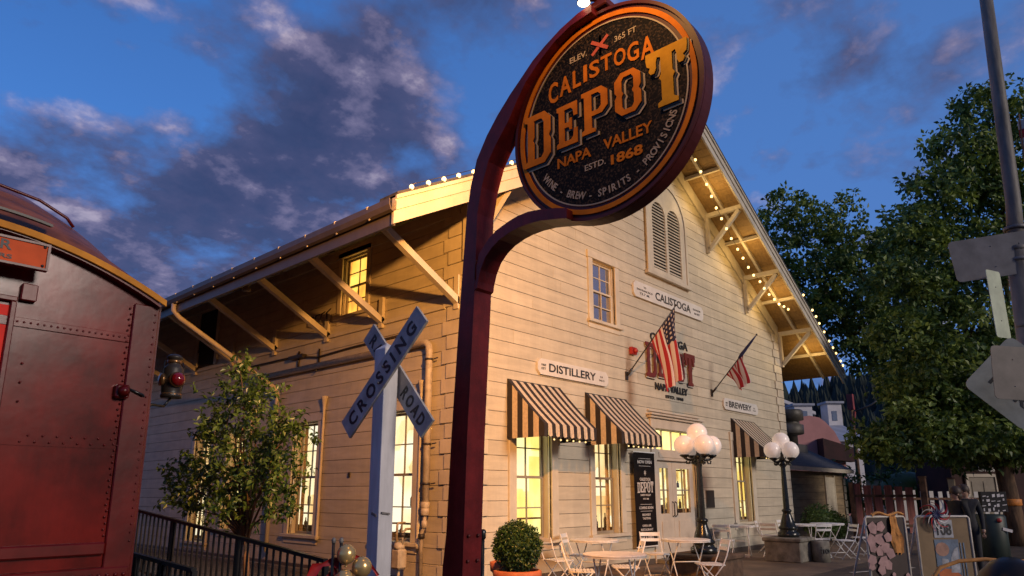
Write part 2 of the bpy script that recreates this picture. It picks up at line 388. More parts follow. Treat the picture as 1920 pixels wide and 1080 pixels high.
# text and drawn glyphs -> flat extruded meshes
def curve_to_mesh(cu):
    o = bpy.data.objects.new('tmp', cu); COL.objects.link(o)
    dg = bpy.context.evaluated_depsgraph_get(); me = bpy.data.meshes.new_from_object(o.evaluated_get(dg))
    vs = [v.co[:] for v in me.vertices]; fs = [tuple(p.vertices) for p in me.polygons]
    bpy.data.objects.remove(o); bpy.data.curves.remove(cu); bpy.data.meshes.remove(me)
    return vs, fs
def text_raw(body, bold=0.0, ext=0.02, spacing=1.0):
    cu = bpy.data.curves.new('t', 'FONT'); cu.body = body; cu.size = 1.0; cu.extrude = ext; cu.offset = bold
    cu.space_character = spacing; cu.resolution_u = 3
    return curve_to_mesh(cu)
def loops_raw(loops, ext=0.02):
    cu = bpy.data.curves.new('g', 'CURVE'); cu.dimensions = '2D'; cu.fill_mode = 'BOTH'; cu.extrude = ext
    for lp in loops:
        sp = cu.splines.new('POLY'); sp.points.add(len(lp)-1); sp.use_cyclic_u = True
        for i, (x, y) in enumerate(lp): sp.points[i].co = (x, y, 0, 1)
    return curve_to_mesh(cu)
def fit(vs, x0, x1, y0, y1, depth, lift):
    xs = [v[0] for v in vs]; ys = [v[1] for v in vs]; zs = [v[2] for v in vs]
    ax, bx, ay, by, az, bz = min(xs), max(xs), min(ys), max(ys), min(zs), max(zs)
    return [((v[0]-ax)/(bx-ax)*(x1-x0)+x0, (v[1]-ay)/(by-ay)*(y1-y0)+y0, (v[2]-az)/max(bz-az,1e-6)*depth+lift) for v in vs]
def plane(o, u, v):
    o, u, v = Vector(o), Vector(u).normalized(), Vector(v).normalized(); n = u.cross(v)
    return Matrix(((u.x,v.x,n.x,o.x),(u.y,v.y,n.y,o.y),(u.z,v.z,n.z,o.z),(0,0,0,1)))
def put_text(mb, M, body, x0, x1, y0, y1, depth=0.004, lift=0.001, bold=0.0, mi=0, spacing=1.0):
    vs, fs = text_raw(body, bold, spacing=spacing); mb.mesh(fit(vs, x0, x1, y0, y1, depth, lift), fs, M, mi)
def arc_text(mb, M, body, r, a0, a1, h, depth=0.004, lift=0.001, mi=0, bold=0.02):  # letters along the lower rim, angles in degrees
    n = len(body)
    for i, ch in enumerate(body):
        if ch == ' ': continue
        a = R(a0+(a1-a0)*(i+.5)/n); vs, fs = text_raw('-' if ch == '.' else ch, bold)
        xs = [v[0] for v in vs]; ys = [v[1] for v in vs]
        s = h/0.72; cx = (min(xs)+max(xs))/2; cz = 0.36
        Q = []
        for x, y, z in vs:
            px, py = (x-cx)*s*0.85, (y-cz)*s
            t = a + math.pi/2
            Q.append((r*math.cos(a)+px*math.cos(t)-py*math.sin(t), r*math.sin(a)+px*math.sin(t)+py*math.cos(t), lift+depth*(1 if z > 0 else 0)))
        mb.mesh(Q, fs, M, mi)

# ================================================================== the setting
def sheet(name, x0, x1, y0, y1, z, m, kind='structure', nx=1, ny=1):
    b = MB(); b.add([(x0,y0,z),(x1,y0,z),(x1,y1,z),(x0,y1,z)], [(0,1,2,3)])
    return tag(b.build(name, m), kind=kind)
sheet('ground', -900, 900, -900, 900, -0.012, 'gravel')
sheet('road', -60, 140, -60, 5.2, -0.004, 'asphalt')
b = MB(); b.box(7.2, 60, 5.2, 8.74, -0.1, 0.0); tag(b.build('pavement', 'paving'), kind='structure')
b = MB(); b.bar((15.55, 4.75, 0.006), (17.5, 4.05, 0.006), 0.10, 0.004); b.bar((12.2, 3.0, 0.006), (14.2, 2.3, 0.006), 0.10, 0.004)
tag(b.build('road_marking', 'road_paint'), kind='structure')

# ================================================================== the depot
Y0, XS, XR, XM = 8.714, 8.38, 23.12, 15.75           # front wall, left wall, right wall, centre line
YB = 27.0; RH = 0.2685; ZB = 0.1155
EX0, EX1, YF = 5.72, 25.78, 7.51                      # eaves, front edge of the roof
SL = 0.552
def zr(x): return 11.29 - SL*abs(x-XM)
depot = thing('depot_building', 'large cream clapboard station building with a wide gable and overhanging roof', 'building', (XM, Y0, 0))
def bp(mb, name, m, label=None, parent=None): return mb.build(name, m, parent or depot, label)

# openings on the front wall (x0,x1,z0,z1) and on the side wall (y0,y1,z0,z1)
FO = dict(w1=(9.70,10.74,0.72,3.05), w2=(12.20,13.18,0.74,3.05), w3=(19.10,20.16,0.78,3.05), door=(14.74,16.72,0.02,3.10),
          att=(12.30,13.20,5.38,6.82))
SO = dict(s1=(10.0,10.98,0.72,3.13), s2=(13.22,14.20,0.72,3.13), s3=(16.4,17.38,0.72,3.13), s4=(18.3,19.3,0.35,3.13), up=(11.72,12.62,5.36,6.70))
def spans(lo, hi, cuts):
    out = []; c = lo
    for a, b_ in sorted(cuts):
        if b_ <= c or a >= hi: continue
        if a > c: out.append((c, a))
        c = max(c, b_)
    if c < hi: out.append((c, hi))
    return out
def bands(z0, z1, ops):
    zs = sorted({z0, z1} | {z for o in ops for z in (o[2], o[3]) if z0 < z < z1})
    return list(zip(zs[:-1], zs[1:]))
T = 0.030
wall = MB(); rb_ = random.Random(77)
z = ZB - RH
while z < 11.0:
    za, zb = max(z, 0.0), z+RH
    for a, b_ in bands(za, zb - 0.010, FO.values()):
        cuts = [(o[0], o[1]) for o in FO.values() if o[2] < (a+b_)/2 < o[3]]
        xlo_a = max(XS, XM-(11.05-a)/SL); xhi_a = min(XR, XM+(11.05-a)/SL)
        xlo_b = max(XS, XM-(11.05-b_)/SL); xhi_b = min(XR, XM+(11.05-b_)/SL)
        if xhi_b - xlo_b < 0.1: continue
        segs = []
        for (s, e) in spans(xlo_a, xhi_a, cuts):
            j = s+rb_.uniform(1.2, 4.5)
            while j < e-.8: segs.append((s, j-.0025)); s = j+.0025; j += rb_.uniform(2.6, 4.8)
            segs.append((s, e))
        for (s, e) in segs:
            sb, eb = max(s, xlo_b) if s == xlo_a else s, min(e, xhi_b) if e == xhi_a else e
            lean = 0.004 if b_ > zb-0.02 else 0.0
            wall.add([(s,Y0-T,a),(e,Y0-T,a),(eb,Y0-T+lean,b_),(sb,Y0-T+lean,b_),(s,Y0,a),(e,Y0,a),(eb,Y0,b_),(sb,Y0,b_)],
                     [(0,1,2,3),(0,4,5,1),(3,2,6,7),(0,3,7,4),(1,5,6,2)])
    z += RH
w_ = bp(wall, 'front_wall', 'cream_siding', 'broad front gable wall of cream clapboard')
side = MB(); z = ZB - RH
while z < 6.9:
    za, zb = max(z, 0.0), min(z+RH, 6.98)
    for a, b_ in bands(za, zb - 0.010, SO.values()):
        cuts = [(o[0], o[1]) for o in SO.values() if o[2] < (a+b_)/2 < o[3]]
        segs = []
        for (s, e) in spans(Y0, YB, cuts):
            j = s+rb_.uniform(1.2, 4.5)
            while j < e-.8: segs.append((s, j-.0025)); s = j+.0025; j += rb_.uniform(2.6, 4.8)
            segs.append((s, e))
        for (s, e) in segs:
            side.add([(XS-T,s,a),(XS-T,e,a),(XS-T+.004,e,b_),(XS-T+.004,s,b_),(XS,s,a),(XS,e,a),(XS,e,b_),(XS,s,b_)],
                     [(0,1,2,3),(0,4,5,1),(3,2,6,7),(0,3,7,4),(1,5,6,2)])
    z += RH
bp(side, 'side_wall', 'cream_siding', 'long shaded side wall under the deep eaves')
# sheathing behind the boards (shows as the dark joints) with the openings left out
bk = MB()
def backing_front():
    for a, b_ in bands(0, 6.95, FO.values()):
        for s, e in spans(XS, XR, [(o[0], o[1]) for o in FO.values() if o[2] < (a+b_)/2 < o[3]]):
            bk.add([(s,Y0+.002,a),(e,Y0+.002,a),(e,Y0+.002,b_),(s,Y0+.002,b_)], [(0,1,2,3)])
    bk.add([(XS,Y0+.002,6.95),(XR,Y0+.002,6.95),(XM,Y0+.002,11.05)], [(0,1,2)])
    for a, b_ in bands(0, 6.95, SO.values()):
        for s, e in spans(Y0, YB, [(o[0], o[1]) for o in SO.values() if o[2] < (a+b_)/2 < o[3]]):
            bk.add([(XS+.002,s,a),(XS+.002,e,a),(XS+.002,e,b_),(XS+.002,s,b_)], [(0,1,2,3)])
    bk.box(XR-.02, XR-.01, Y0+.01, YB, 0, 6.9); bk.box(XS+.01, XR-.03, YB-.02, YB-.01, 0, 6.9)
    for o in FO.values(): bk.box(o[0]-.4, o[1]+.4, Y0+.80, Y0+.82, o[2]-.3, o[3]+.3)
    for o in SO.values(): bk.box(XS+.80, XS+.82, o[0]-.4, o[1]+.4, o[2]-.3, o[3]+.3)
backing_front(); bp(bk, 'wall_sheathing', 'joint_brown')
b = MB(); b.box(XR, XR+T, Y0, YB, 0, 6.9); bp(b, 'far_side_wall', 'cream_siding')
# corner quoins, one block per clapboard course
for cx, sgn, nm in ((XS, 1, 'left'), (XR, -1, 'right')):
    q = MB(); k = 0; z = ZB
    while z < 6.75:
        w = 0.55 if k % 2 == 0 else 0.43
        if sgn > 0:
            q.bbox(cx-T-.035, cx+w, Y0-T-.035, Y0-T-.002, z+.006, z+RH-.008, .006)
            q.bbox(cx-T-.035, cx-T-.002, Y0-T-.0, Y0+w, z+.006, z+RH-.008, .006)
        else:
            q.bbox(cx-w, cx+T+.035, Y0-T-.035, Y0-T-.002, z+.006, z+RH-.008, .006)
        z += RH; k += 1
    bp(q, 'quoins', 'cream_trim')

# ---- windows
ri = random.Random(31); RK = 0
def interior(fr, m, P, z0, z1, wd):
    """what is seen through a lit window: the bright room wall, a shelf with bottles, a blind, a hanging lamp"""
    if m in ('pane_dark', 'pane_orange'): return
    def slab(mb, u0, u1, d0, d1, za, zb):
        q = [P(u, d, z) for z in (za, zb) for u, d in ((u0,d0),(u1,d0),(u1,d1),(u0,d1))]
        mb.add(q, [(0,3,2,1),(4,5,6,7),(0,1,5,4),(1,2,6,5),(2,3,7,6),(3,0,4,7)])
    global RK
    RK += 1; b = MB(); slab(b, -1.3, 2.4, .34+.006*RK, .343+.006*RK, z0-.3, z1+.3); bp(b, 'lit_room_wall', m, parent=fr)
    s = MB(); k = ri.randint(1, 2); zz = z0+ri.uniform(.25, .5)
    for _ in range(k):
        u0 = ri.choice((-.2, .35)); slab(s, u0, u0+.85, .16, .30, zz, zz+.03); zz += ri.uniform(.55, .8)
    slab(s, -.9, 1.9, .25, .33, z0-.3, z0+ri.uniform(.06, .2)); bp(s, 'shelf', 'shelf_wood', parent=fr)
    bt = MB(); zz = z0+.05
    for _ in range(ri.randint(4, 7)):
        u = ri.uniform(-.1, 1.1); h = ri.uniform(.16, .34); x, y, _z = P(u, .20, 0); bt.lathe([(.035,0),(.037,.02),(.037,h*.6),(.014,h*.78),(.014,h),(.003,h+.003)], (x, y, z0+ri.choice((.06,.10,.62))), 8)
    bp(bt, 'bottles', 'bottle_dark', parent=fr)
    cu = MB(); u0 = ri.choice((-.05, .86)); vs = []
    for j in range(2):
        for i in range(9): vs.append(P(u0+.02*i, .05+.012*(i % 2), z0 if j == 0 else z1))
    cu.add(vs, [(i,i+1,i+10,i+9) for i in range(8)]); bp(cu, 'curtain', 'curtain', parent=fr)
    x, y, _z = P(ri.uniform(.3, .7), .22, 0); lz = z1-ri.uniform(.35, .8); lm = MB(); lm.lathe([(.01,.16),(.05,.13),(.11,.0),(.10,.0)], (x, y, lz), 12); lm.tube([(x,y,lz+.15),(x,y,z1+.2)], .006, 5); bp(lm, 'pendant_lamp', 'shelf_wood', parent=fr)
def window_front(o, mat_pane, cas=0.16, rec=0.16, sill=True, cols=2, rows=4, head=True, label=None):
    x0, x1, z0, z1 = o; y = Y0-T
    f = MB()
    f.bbox(x0-cas, x0, y-.035, Y0+.02, z0, z1, .006); f.bbox(x1, x1+cas, y-.035, Y0+.02, z0, z1, .006)
    f.bbox(x0-cas-.03, x1+cas+.03, y-.05, Y0+.02, z1, z1+cas, .006)
    f.box(x0-.001, x0+.03, Y0+.02, Y0+rec+.04, z0, z1); f.box(x1-.03, x1+.001, Y0+.02, Y0+rec+.04, z0, z1)
    f.box(x0, x1, Y0+.02, Y0+rec+.04, z1-.03, z1+.001)
    fr = bp(f, 'window', 'cream_trim', label)
    s = MB(); s.bbox(x0-cas-.05, x1+cas+.05, y-.09, Y0+rec+.04, z0-.07, z0, .008); s.bbox(x0-cas, x1+cas, y-.02, y+.01, z0-.19, z0-.071, .005)
    bp(s, 'sill', 'cream_trim', parent=fr)
    zm = (z0+z1)/2; g = MB(); yy = Y0+rec
    a, c = x0+.031, x1-.031
    for (p, q, dy) in ((z0+.001, zm+.02, .0), (zm-.02, z1-.031, .022)):
        g.box(a, a+.045, yy+dy-.02, yy+dy+.02, p, q); g.box(c-.045, c, yy+dy-.02, yy+dy+.02, p, q)
        g.box(a+.045, c-.045, yy+dy-.02, yy+dy+.02, p, p+.05); g.box(a+.045, c-.045, yy+dy-.02, yy+dy+.02, q-.04, q)
        for i in range(1, cols): 
            xx = a+(c-a)*i/cols; g.box(xx-.011, xx+.011, yy+dy-.014, yy+dy+.014, p+.05, q-.04)
        for j in range(1, rows//2):
            zz = p+(q-p)*j/(rows//2); g.box(a+.045, c-.045, yy+dy-.012, yy+dy+.012, zz-.011, zz+.011)
    bp(g, 'sash', 'muntin' if mat_pane != 'pane_dark' else 'cream_trim', parent=fr)
    interior(fr, mat_pane, lambda u, d, z: (a+(c-a)*u, yy+.05+d, z), z0, z1, lambda u: (c-a)*u)
    p = MB(); p.box(a+.02, c-.02, yy+.024, yy+.03, z0+.02, z1-.05); bp(p, 'pane', mat_pane if mat_pane == 'pane_dark' else 'window_glass', parent=fr)
    return fr
window_front(FO['w1'], 'pane_yellow', .2); window_front(FO['w2'], 'pane_warm', .17); window_front(FO['w3'], 'pane_yellow', .24)
window_front(FO['att'], 'pane_dark', .17, .05, label='dark attic window reflecting the sky')
def window_side(o, mat_pane, cas=0.16, rec=0.14, cols=2, rows=4, half_col=True, label=None, trim='cream_trim'):
    y0, y1, z0, z1 = o; x = XS-T
    f = MB()
    f.bbox(x-.035, XS+.02, y0-cas, y0, z0, z1, .006); f.bbox(x-.035, XS+.02, y1, y1+cas, z0, z1, .006)
    f.bbox(x-.05, XS+.02, y0-cas-.03, y1+cas+.03, z1, z1+cas, .006)
    f.box(XS+.02, XS+rec+.04, y0-.001, y0+.03, z0, z1); f.box(XS+.02, XS+rec+.04, y1-.03, y1+.001, z0, z1)
    f.box(XS+.02, XS+rec+.04, y0, y1, z1-.03, z1+.001)
    fr = bp(f, 'window', trim, label)
    s = MB(); s.bbox(x-.09, XS+rec+.04, y0-cas-.05, y1+cas+.05, z0-.07, z0, .008); s.bbox(x-.025, x+.01, y0-cas, y1+cas, z0-.19, z0-.071, .005)
    bp(s, 'sill', trim, parent=fr)
    zm = (z0+z1)/2; g = MB(); xx = XS+rec; a, c = y0+.031, y1-.031
    for (p, q, dx) in ((z0+.001, zm+.02, .0), (zm-.02, z1-.031, .022)):
        g.box(xx+dx-.02, xx+dx+.02, a, a+.045, p, q); g.box(xx+dx-.02, xx+dx+.02, c-.045, c, p, q)
        g.box(xx+dx-.02, xx+dx+.02, a+.045, c-.045, p, p+.05); g.box(xx+dx-.02, xx+dx+.02, a+.045, c-.045, q-.04, q)
        for i in range(1, cols):
            yy = a+(c-a)*i/cols; g.box(xx+dx-.014, xx+dx+.014, yy-.011, yy+.011, p+.05, q-.04)
        for j in range(1, rows//2):
            zz = p+(q-p)*j/(rows//2); g.box(xx+dx-.012, xx+dx+.012, a+.045, c-.045, zz-.011, zz+.011)
    bp(g, 'sash', 'muntin', parent=fr)
    interior(fr, mat_pane, lambda u, d, z: (xx+.05+d, c-(c-a)*u, z), z0, z1, lambda u: (c-a)*u)
    p = MB(); p.box(xx+.024, xx+.03, a+.02, c-.02, z0+.02, z1-.05); bp(p, 'pane', 'pane_orange' if mat_pane == 'pane_orange' else 'window_glass', parent=fr)
    if half_col:     # turned half column beside the window
        h = MB(); yc = y0-cas-.07
        h.lathe([(.03,z0-.10),(.05,z0-.06),(.05,z0-.02),(.032,z0+.02),(.03,z1+.18),(.042,z1+.24),(.034,z1+.28),(.05,z1+.36),(.062,z1+.44),(.075,z1+.47),(.075,z1+.51)], (x-.05, yc, 0), 10)
        bp(h, 'half_column', 'cream_trim', parent=fr)
window_side(SO['s1'], 'pane_warm'); window_side(SO['s2'], 'pane_warm'); window_side(SO['s3'], 'pane_yellow')
window_side(SO['s4'], 'pane_warm', half_col=False, label='tall lit window behind the young tree'); 
window_side(SO['up'], 'pane_orange', .13, .08, half_col=False, label='upper window glowing orange under the eaves')

# ---- double door with transom
x0, x1, z0, z1 = FO['door']; y = Y0-T
f = MB()
f.bbox(x0-.22, x0, y-.04, Y0+.12, 0.0, 3.12, .008); f.bbox(x1, x1+.22, y-.04, Y0+.12, 0.0, 3.12, .008)
f.bbox(x0, x1, y-.03, Y0+.12, 2.36, 2.62, .008); f.bbox(x0-.22, x1+.22, y-.045, Y0+.12, 3.12, 3.36, .008)
f.bbox(x0-.30, x1+.30, y-.11, y+.01, 3.362, 3.42, .008); f.bbox(x0-.36, x1+.36, y-.17, y+.01, 3.422, 3.47, .008); f.bbox(x0-.30, x1+.30, y-.05, y+.01, 3.52, 3.56, .005)
f.bbox(x0+.1, x1-.1, y-.045, y-.031, 2.43, 2.55, .004)
dfr = bp(f, 'door_frame', 'door_white')
tr = MB(); tr.box(x0+.06, x1-.06, Y0+.10, Y0+.105, 2.64, 3.10); bp(tr, 'transom_pane', 'pane_yellow', parent=dfr)
tm = MB()
for xx in (x0+.03, x0+.5, x0+.98, x0+1.48, x1-.03): tm.box(xx-.025, xx+.025, Y0+.07, Y0+.11, 2.621, 3.119)
bp(tm, 'transom_bars', 'door_white', parent=dfr)
xm = (x0+x1)/2 - .13
for a, c in ((x0+.05, xm-.004), (xm+.004, x1-.05)):
    d = MB(); ya, yb = Y0+.03, Y0+.09; ga, gc, gz0, gz1 = a+.20, c-.20, 1.10, 2.18
    d.box(a, ga, ya, yb, .02, 2.358); d.box(gc, c, ya, yb, .02, 2.358); d.box(ga, gc, ya, yb, .02, gz0); d.box(ga, gc, ya, yb, gz1, 2.358)
    d.bbox(ga+.02, gc-.02, ya-.015, ya, .28, .92, .006)
    do = bp(d, 'door', 'door_white')
    m = MB(); m.box((ga+gc)/2-.012, (ga+gc)/2+.012, ya+.02, ya+.05, gz0, gz1); m.box(ga, gc, ya+.022, ya+.048, 1.64, 1.67)
    bp(m, 'glazing_bars', 'muntin', parent=do)
    interior(do, 'pane_door', lambda u, d, z, ga=ga, gc=gc: (ga+(gc-ga)*u, Y0+.10+d, z), gz0, gz1, None)
    p = MB(); p.box(ga, gc, ya+.036, ya+.04, gz0, gz1); bp(p, 'pane', 'window_glass', parent=do)
    h = MB(); hx = c-.06 if a < xm-.1 and c < xm else a+.06
    h.tube([(hx, ya-.005, 1.02), (hx, ya-.06, 1.06), (hx, ya-.06, 1.34), (hx, ya-.005, 1.38)], .014, 8); bp(h, 'handle', 'bronze_dark', parent=do)
b = MB(); b.bbox(x0-.2, x1+.2, Y0-.55, Y0-.02, 0.001, .10, .01); bp(b, 'door_step', 'concrete')

# ---- arched louvre vent in the gable
lx0, lx1, lz0, lz1, LR = 14.90, 16.62, 7.16, 8.78, 0.86
def arch(x0, x1, z0, zs, n=14):
    r = (x1-x0)/2; c = (x0+x1)/2
    return [(x0, z0), (x1, z0)]+[(c+r*math.cos(math.pi*i/n), zs+r*math.sin(math.pi*i/n)) for i in range(n+1)]
v = MB(); yv = Y0-T
def ring(mb, outer, inner, ya, yb):
    vs, fs = loops_raw([outer, inner], 0.5)
    mb.add([(p[0], yb if p[2] > 0 else ya, p[1]) for p in vs], fs)
vs, fs = loops_raw([arch(lx0-.16, lx1+.16, lz0-.02, lz1), arch(15.02, 15.70, lz0+.12, lz1+.05), arch(15.82, 16.50, lz0+.12, lz1+.05)], 0.5)
v.add([(p[0], yv-.05 if p[2] > 0 else yv, p[1]) for p in vs], fs)
vs, fs = loops_raw([arch(lx0-.22, lx1+.22, lz0-.02, lz1), arch(lx0-.12, lx1+.12, lz0+.0, lz1)], 0.5)
v.add([(p[0], yv-.08 if p[2] > 0 else yv-.051, p[1]) for p in vs], fs)
v.bbox(lx0-.28, lx1+.28, yv-.11, yv, lz0-.12, lz0-.021, .008)
vo = bp(v, 'louvre_vent', 'cream_trim', 'arched twin louvre vent high in the gable')
lv = MB()
for a, c in ((15.02, 15.70), (15.82, 16.50)):
    zz = lz0+.16; r = (c-a)/2; cx = (a+c)/2
    while zz < lz1+.05+r-.05:
        hw = r if zz <= lz1+.05 else math.sqrt(max(r*r-(zz-lz1-.05)**2, 0))
        lv.add([(cx-hw,yv-.042,zz),(cx+hw,yv-.042,zz),(cx+hw,yv-.012,zz+.045),(cx-hw,yv-.012,zz+.045),(cx-hw,yv-.036,zz-.012),(cx+hw,yv-.036,zz-.012)], [(0,1,2,3),(0,4,5,1)])
        zz += .088
bp(lv, 'louvre_slats', 'cream_trim', parent=vo)
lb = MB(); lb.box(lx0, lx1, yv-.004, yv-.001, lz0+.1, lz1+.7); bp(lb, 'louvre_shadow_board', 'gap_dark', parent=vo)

# ---- roof: deck, felt, bargeboards, fascia, gutter, rafters, brackets
rf = MB()
for x0, x1 in ((EX0, XM), (XM, EX1)):
    za, zb = zr(x0), zr(x1)
    rf.add([(x0,YF,za),(x1,YF,zb),(x1,YB+1,zb),(x0,YB+1,za),(x0,YF,za-.07),(x1,YF,zb-.07),(x1,YB+1,zb-.07),(x0,YB+1,za-.07)],
           [(0,1,2,3),(4,7,6,5),(0,4,5,1),(2,6,7,3),(0,3,7,4)])
roof = bp(rf, 'roof', 'roof_felt')
sf = MB()
for sg in (-1, 1):      # boarded soffit in planks that run along the building
    n = 46
    for i in range(n):
        xa = XM+sg*(i/n)*(XM-EX0); xb = XM+sg*((i+1)/n)*(XM-EX0)-sg*.008
        sf.add([(xa,YF+.01,zr(xa)-.075),(xb,YF+.01,zr(xb)-.075),(xb,YB,zr(xb)-.075),(xa,YB,zr(xa)-.075),
                (xa,YF+.01,zr(xa)-.10),(xb,YF+.01,zr(xb)-.10),(xb,YB,zr(xb)-.10),(xa,YB,zr(xa)-.10)], [(0,1,2,3),(4,7,6,5),(0,4,5,1),(0,3,7,4),(1,5,6,2)])
bp(sf, 'soffit', 'soffit_wood', parent=roof)
def rake(mb, sg, d0, d1, ya, yb, x_in=0.0, x_out=10.03):
    xa, xb = XM+sg*x_in, XM+sg*x_out
    mb.add([(xa,ya,zr(xa)-d0),(xb,ya,zr(xb)-d0),(xb,ya,zr(xb)-d1),(xa,ya,zr(xa)-d1),(xa,yb,zr(xa)-d0),(xb,yb,zr(xb)-d0),(xb,yb,zr(xb)-d1),(xa,yb,zr(xa)-d1)],
           [(0,1,2,3),(7,6,5,4),(0,4,5,1),(3,2,6,7),(0,3,7,4),(1,5,6,2)])
for sg in (-1, 1):
    bb = MB(); rake(bb, sg, .0, .20, YF-.075, YF-.002); rake(bb, sg, .204, .40, YF-.05, YF-.002); rake(bb, sg, -.03, .03, YF-.11, YF-.077)
    bp(bb, 'bargeboard', 'cream_trim', parent=roof)
    rb = MB(); rake(rb, sg, -.075, -.032, YF-.12, YF+.3); bp(rb, 'roof_edge', 'roof_felt', parent=roof)
    rr = MB(); rake(rr, sg, .104, .24, 8.06, 8.14, .05, 9.9); rake(rr, sg, .104, .52, Y0-T-.05, Y0-T-.001, 0, 7.35)
    bp(rr, 'rafter', 'cream_trim', parent=roof)
for x in (8.3, 10.85, 13.3, 18.2, 20.65, 23.2):
    k = MB(); zt = zr(x)-.15-abs(.12*SL); yw = Y0-T
    k.bar((x, YF+.02, zt-.07), (x, yw-.001, zt-.07), .11, .13); k.bar((x, yw-.06, zt-.14), (x, yw-.06, zt-1.22), .11, .11, (1,0,0))
    k.bar((x, YF+.10, zt-.15), (x, yw-.10, zt-1.12), .105, .11, (1,0,0)); bp(k, 'bracket', 'cream_trim', parent=roof)
for x in (9.6, 12.05, 14.5, 17.0, 19.4, 21.9, 24.5, 7.0):
    k = MB(); zt = zr(x)-.11; k.bar((x, YF+.02, zt-.07), (x, Y0-T if 8.4 < x < 23.1 else Y0+3, zt-.07), .08, .10); bp(k, 'lookout', 'cream_trim', parent=roof)
# left eave
fa = MB(); fa.box(EX0+.02, EX0+.07, YF, YB, zr(EX0)-.40, zr(EX0)-.02); bp(fa, 'fascia', 'gutter_metal', parent=roof)
gt = MB()
prof = [(.0,-.05),(-.0,-.19),(-.05,-.23),(-.10,-.21),(-.13,-.14),(-.13,-.05),(-.115,-.05),(-.115,-.13),(-.09,-.19),(-.05,-.21),(-.015,-.18),(-.015,-.05)]
gt.prism([(u, w) for u, w in prof], lambda u, w, s: (EX0+.018+u, YF-.08 if s == 0 else YB, zr(EX0)+w)); gut = bp(gt, 'gutter', 'gutter_metal')
gh = MB()
for i in range(22):
    yy = YF+.45+i*.84
    gh.bar((EX0-.12, yy, zr(EX0)-.05), (EX0+.03, yy, zr(EX0)+.0), .035, .012); gh.bar((EX0-.116, yy, zr(EX0)-.05), (EX0-.06, yy, zr(EX0)-.235), .03, .012)
bp(gh, 'gutter_straps', 'cream_trim', parent=gut)
be = MB(); be.bar((6.55, YF+.05, zr(6.55)-.19), (6.55, YB, zr(6.55)-.19), .12, .16); bp(be, 'eave_beam', 'soffit_wood', parent=roof)
for yy in (8.87, 11.11, 13.07, 15.33, 17.5, 19.7, 21.9, 24.1):
    k = MB(); k.bar((6.52, yy, 5.99), (XS-T-.005, yy, 4.99), .12, .12); k.bar((XS-T-.04, yy, 4.86), (XS-T-.04, yy, 5.5), .12, .07, (1,0,0)); bp(k, 'brace', 'cream_trim', parent=roof)
    k = MB(); k.bar((EX0+.1, yy+.02, zr(EX0+.1)-.17), (XS-T, yy+.02, zr(XS)-.17), .09, .13); bp(k, 'rafter', 'soffit_wood', parent=roof)
k = MB(); k.box(XS-T-.045, XS-T-.001, Y0+.5, YB, 4.93, 5.0); bp(k, 'ledger', 'cream_trim', parent=roof)
fr_ = MB(); fr_.box(XS-T-.05, XS-T-.001, Y0+.1, YB, 6.72, 6.93); bp(fr_, 'frieze', 'cream_trim', parent=roof)
# downpipe and gas pipe
dpipe = MB(); dpipe.tube([(EX0-.03,14.9,5.55),(EX0-.03,14.9,5.40),(EX0+.10,14.9,5.27),(8.12,14.9,4.02),(8.24,14.9,3.86),(8.24,14.9,3.6),(8.24,14.9,.3)], .052, 10); bp(dpipe, 'downpipe', 'cream_trim')
gp = MB(); xg = 8.24
gp.tube([(xg,16.3,4.34),(xg,9.72,4.34),(xg,9.60,4.32),(xg,9.54,4.26),(xg,9.52,4.14),(xg,9.52,1.35)], .068, 12)
gp.lathe([(.068,1.32),(.085,1.34),(.085,1.42),(.068,1.44)], (xg,9.52,0), 12); gp.lathe([(.068,1.2),(.08,1.22),(.08,1.32),(.068,1.33)], (xg,9.52,0), 12)
gp.tube([(xg,9.52,1.22),(xg,9.53,1.02),(xg,9.60,.9),(xg,9.60,.1)], .035, 10)
gp.lathe([(.035,.99),(.055,1.0),(.055,1.1),(.035,1.12)], (xg,9.53,0), 10)
gpo = bp(gp, 'gas_pipe', 'rust_white', 'thick cream pipe with an elbow beside the corner')
cl = MB()
for zz in (4.0, 2.45, 1.75): cl.lathe([(.072,zz-.02),(.084,zz-.018),(.084,zz+.018),(.072,zz+.02)], (xg,9.52,0), 12); cl.bar((xg+.02,9.40,zz),(xg+.02,9.30,zz+.01),.02,.02)
cl.lathe([(.036,.80),(.06,.81),(.06,.88),(.036,.89)], (xg,9.60,0), 10); bp(cl, 'pipe_clamps', 'bronze_dark', parent=gpo)
cn = MB(); cn.tube([(XS-.07,10.3,4.62),(XS-.07,12.2,4.60),(XS-.07,13.4,4.56),(XS-.07,14.4,4.7),(XS-.07,18.0,4.72)], .02, 6)
cn.tube([(XS-.06,13.35,4.75),(XS-.06,13.35,4.3),(XS-.16,13.3,4.22)], .02, 6); cn.tube([(XS-.06,14.2,4.8),(XS-.06,14.2,4.35)], .025, 6); cn.box(XS-.16, XS-.04, 13.9, 14.5, 4.62, 4.70)
for q in range(4): cn.tube([(XS-.05,13.0+q*.22,5.62-.03*q),(XS-.13,13.03+q*.22,5.52),(XS-.13,13.05+q*.22,5.36),(XS-.05,13.0+q*.22,5.28)], .014, 6)
bp(cn, 'conduit', 'bronze_dark')
for yy in (18.6,):
    d = MB(); d.box(XS-T-.02, XS-T-.004, yy, yy+1.1, 5.05, 6.65); dk = bp(d, 'loft_hatch', 'gap_dark')
    d = MB(); d.box(XS-T-.05, XS-T-.001, yy-.14, yy-.001, 5.05, 6.65); d.box(XS-T-.05, XS-T-.001, yy+1.101, yy+1.24, 5.05, 6.65); bp(d, 'hatch_frame', 'cream_trim', parent=dk)
b = MB(); b.box(XS-.2, XR+.2, Y0+.05, YB, -.1, .05); bp(b, 'foundation', 'concrete')
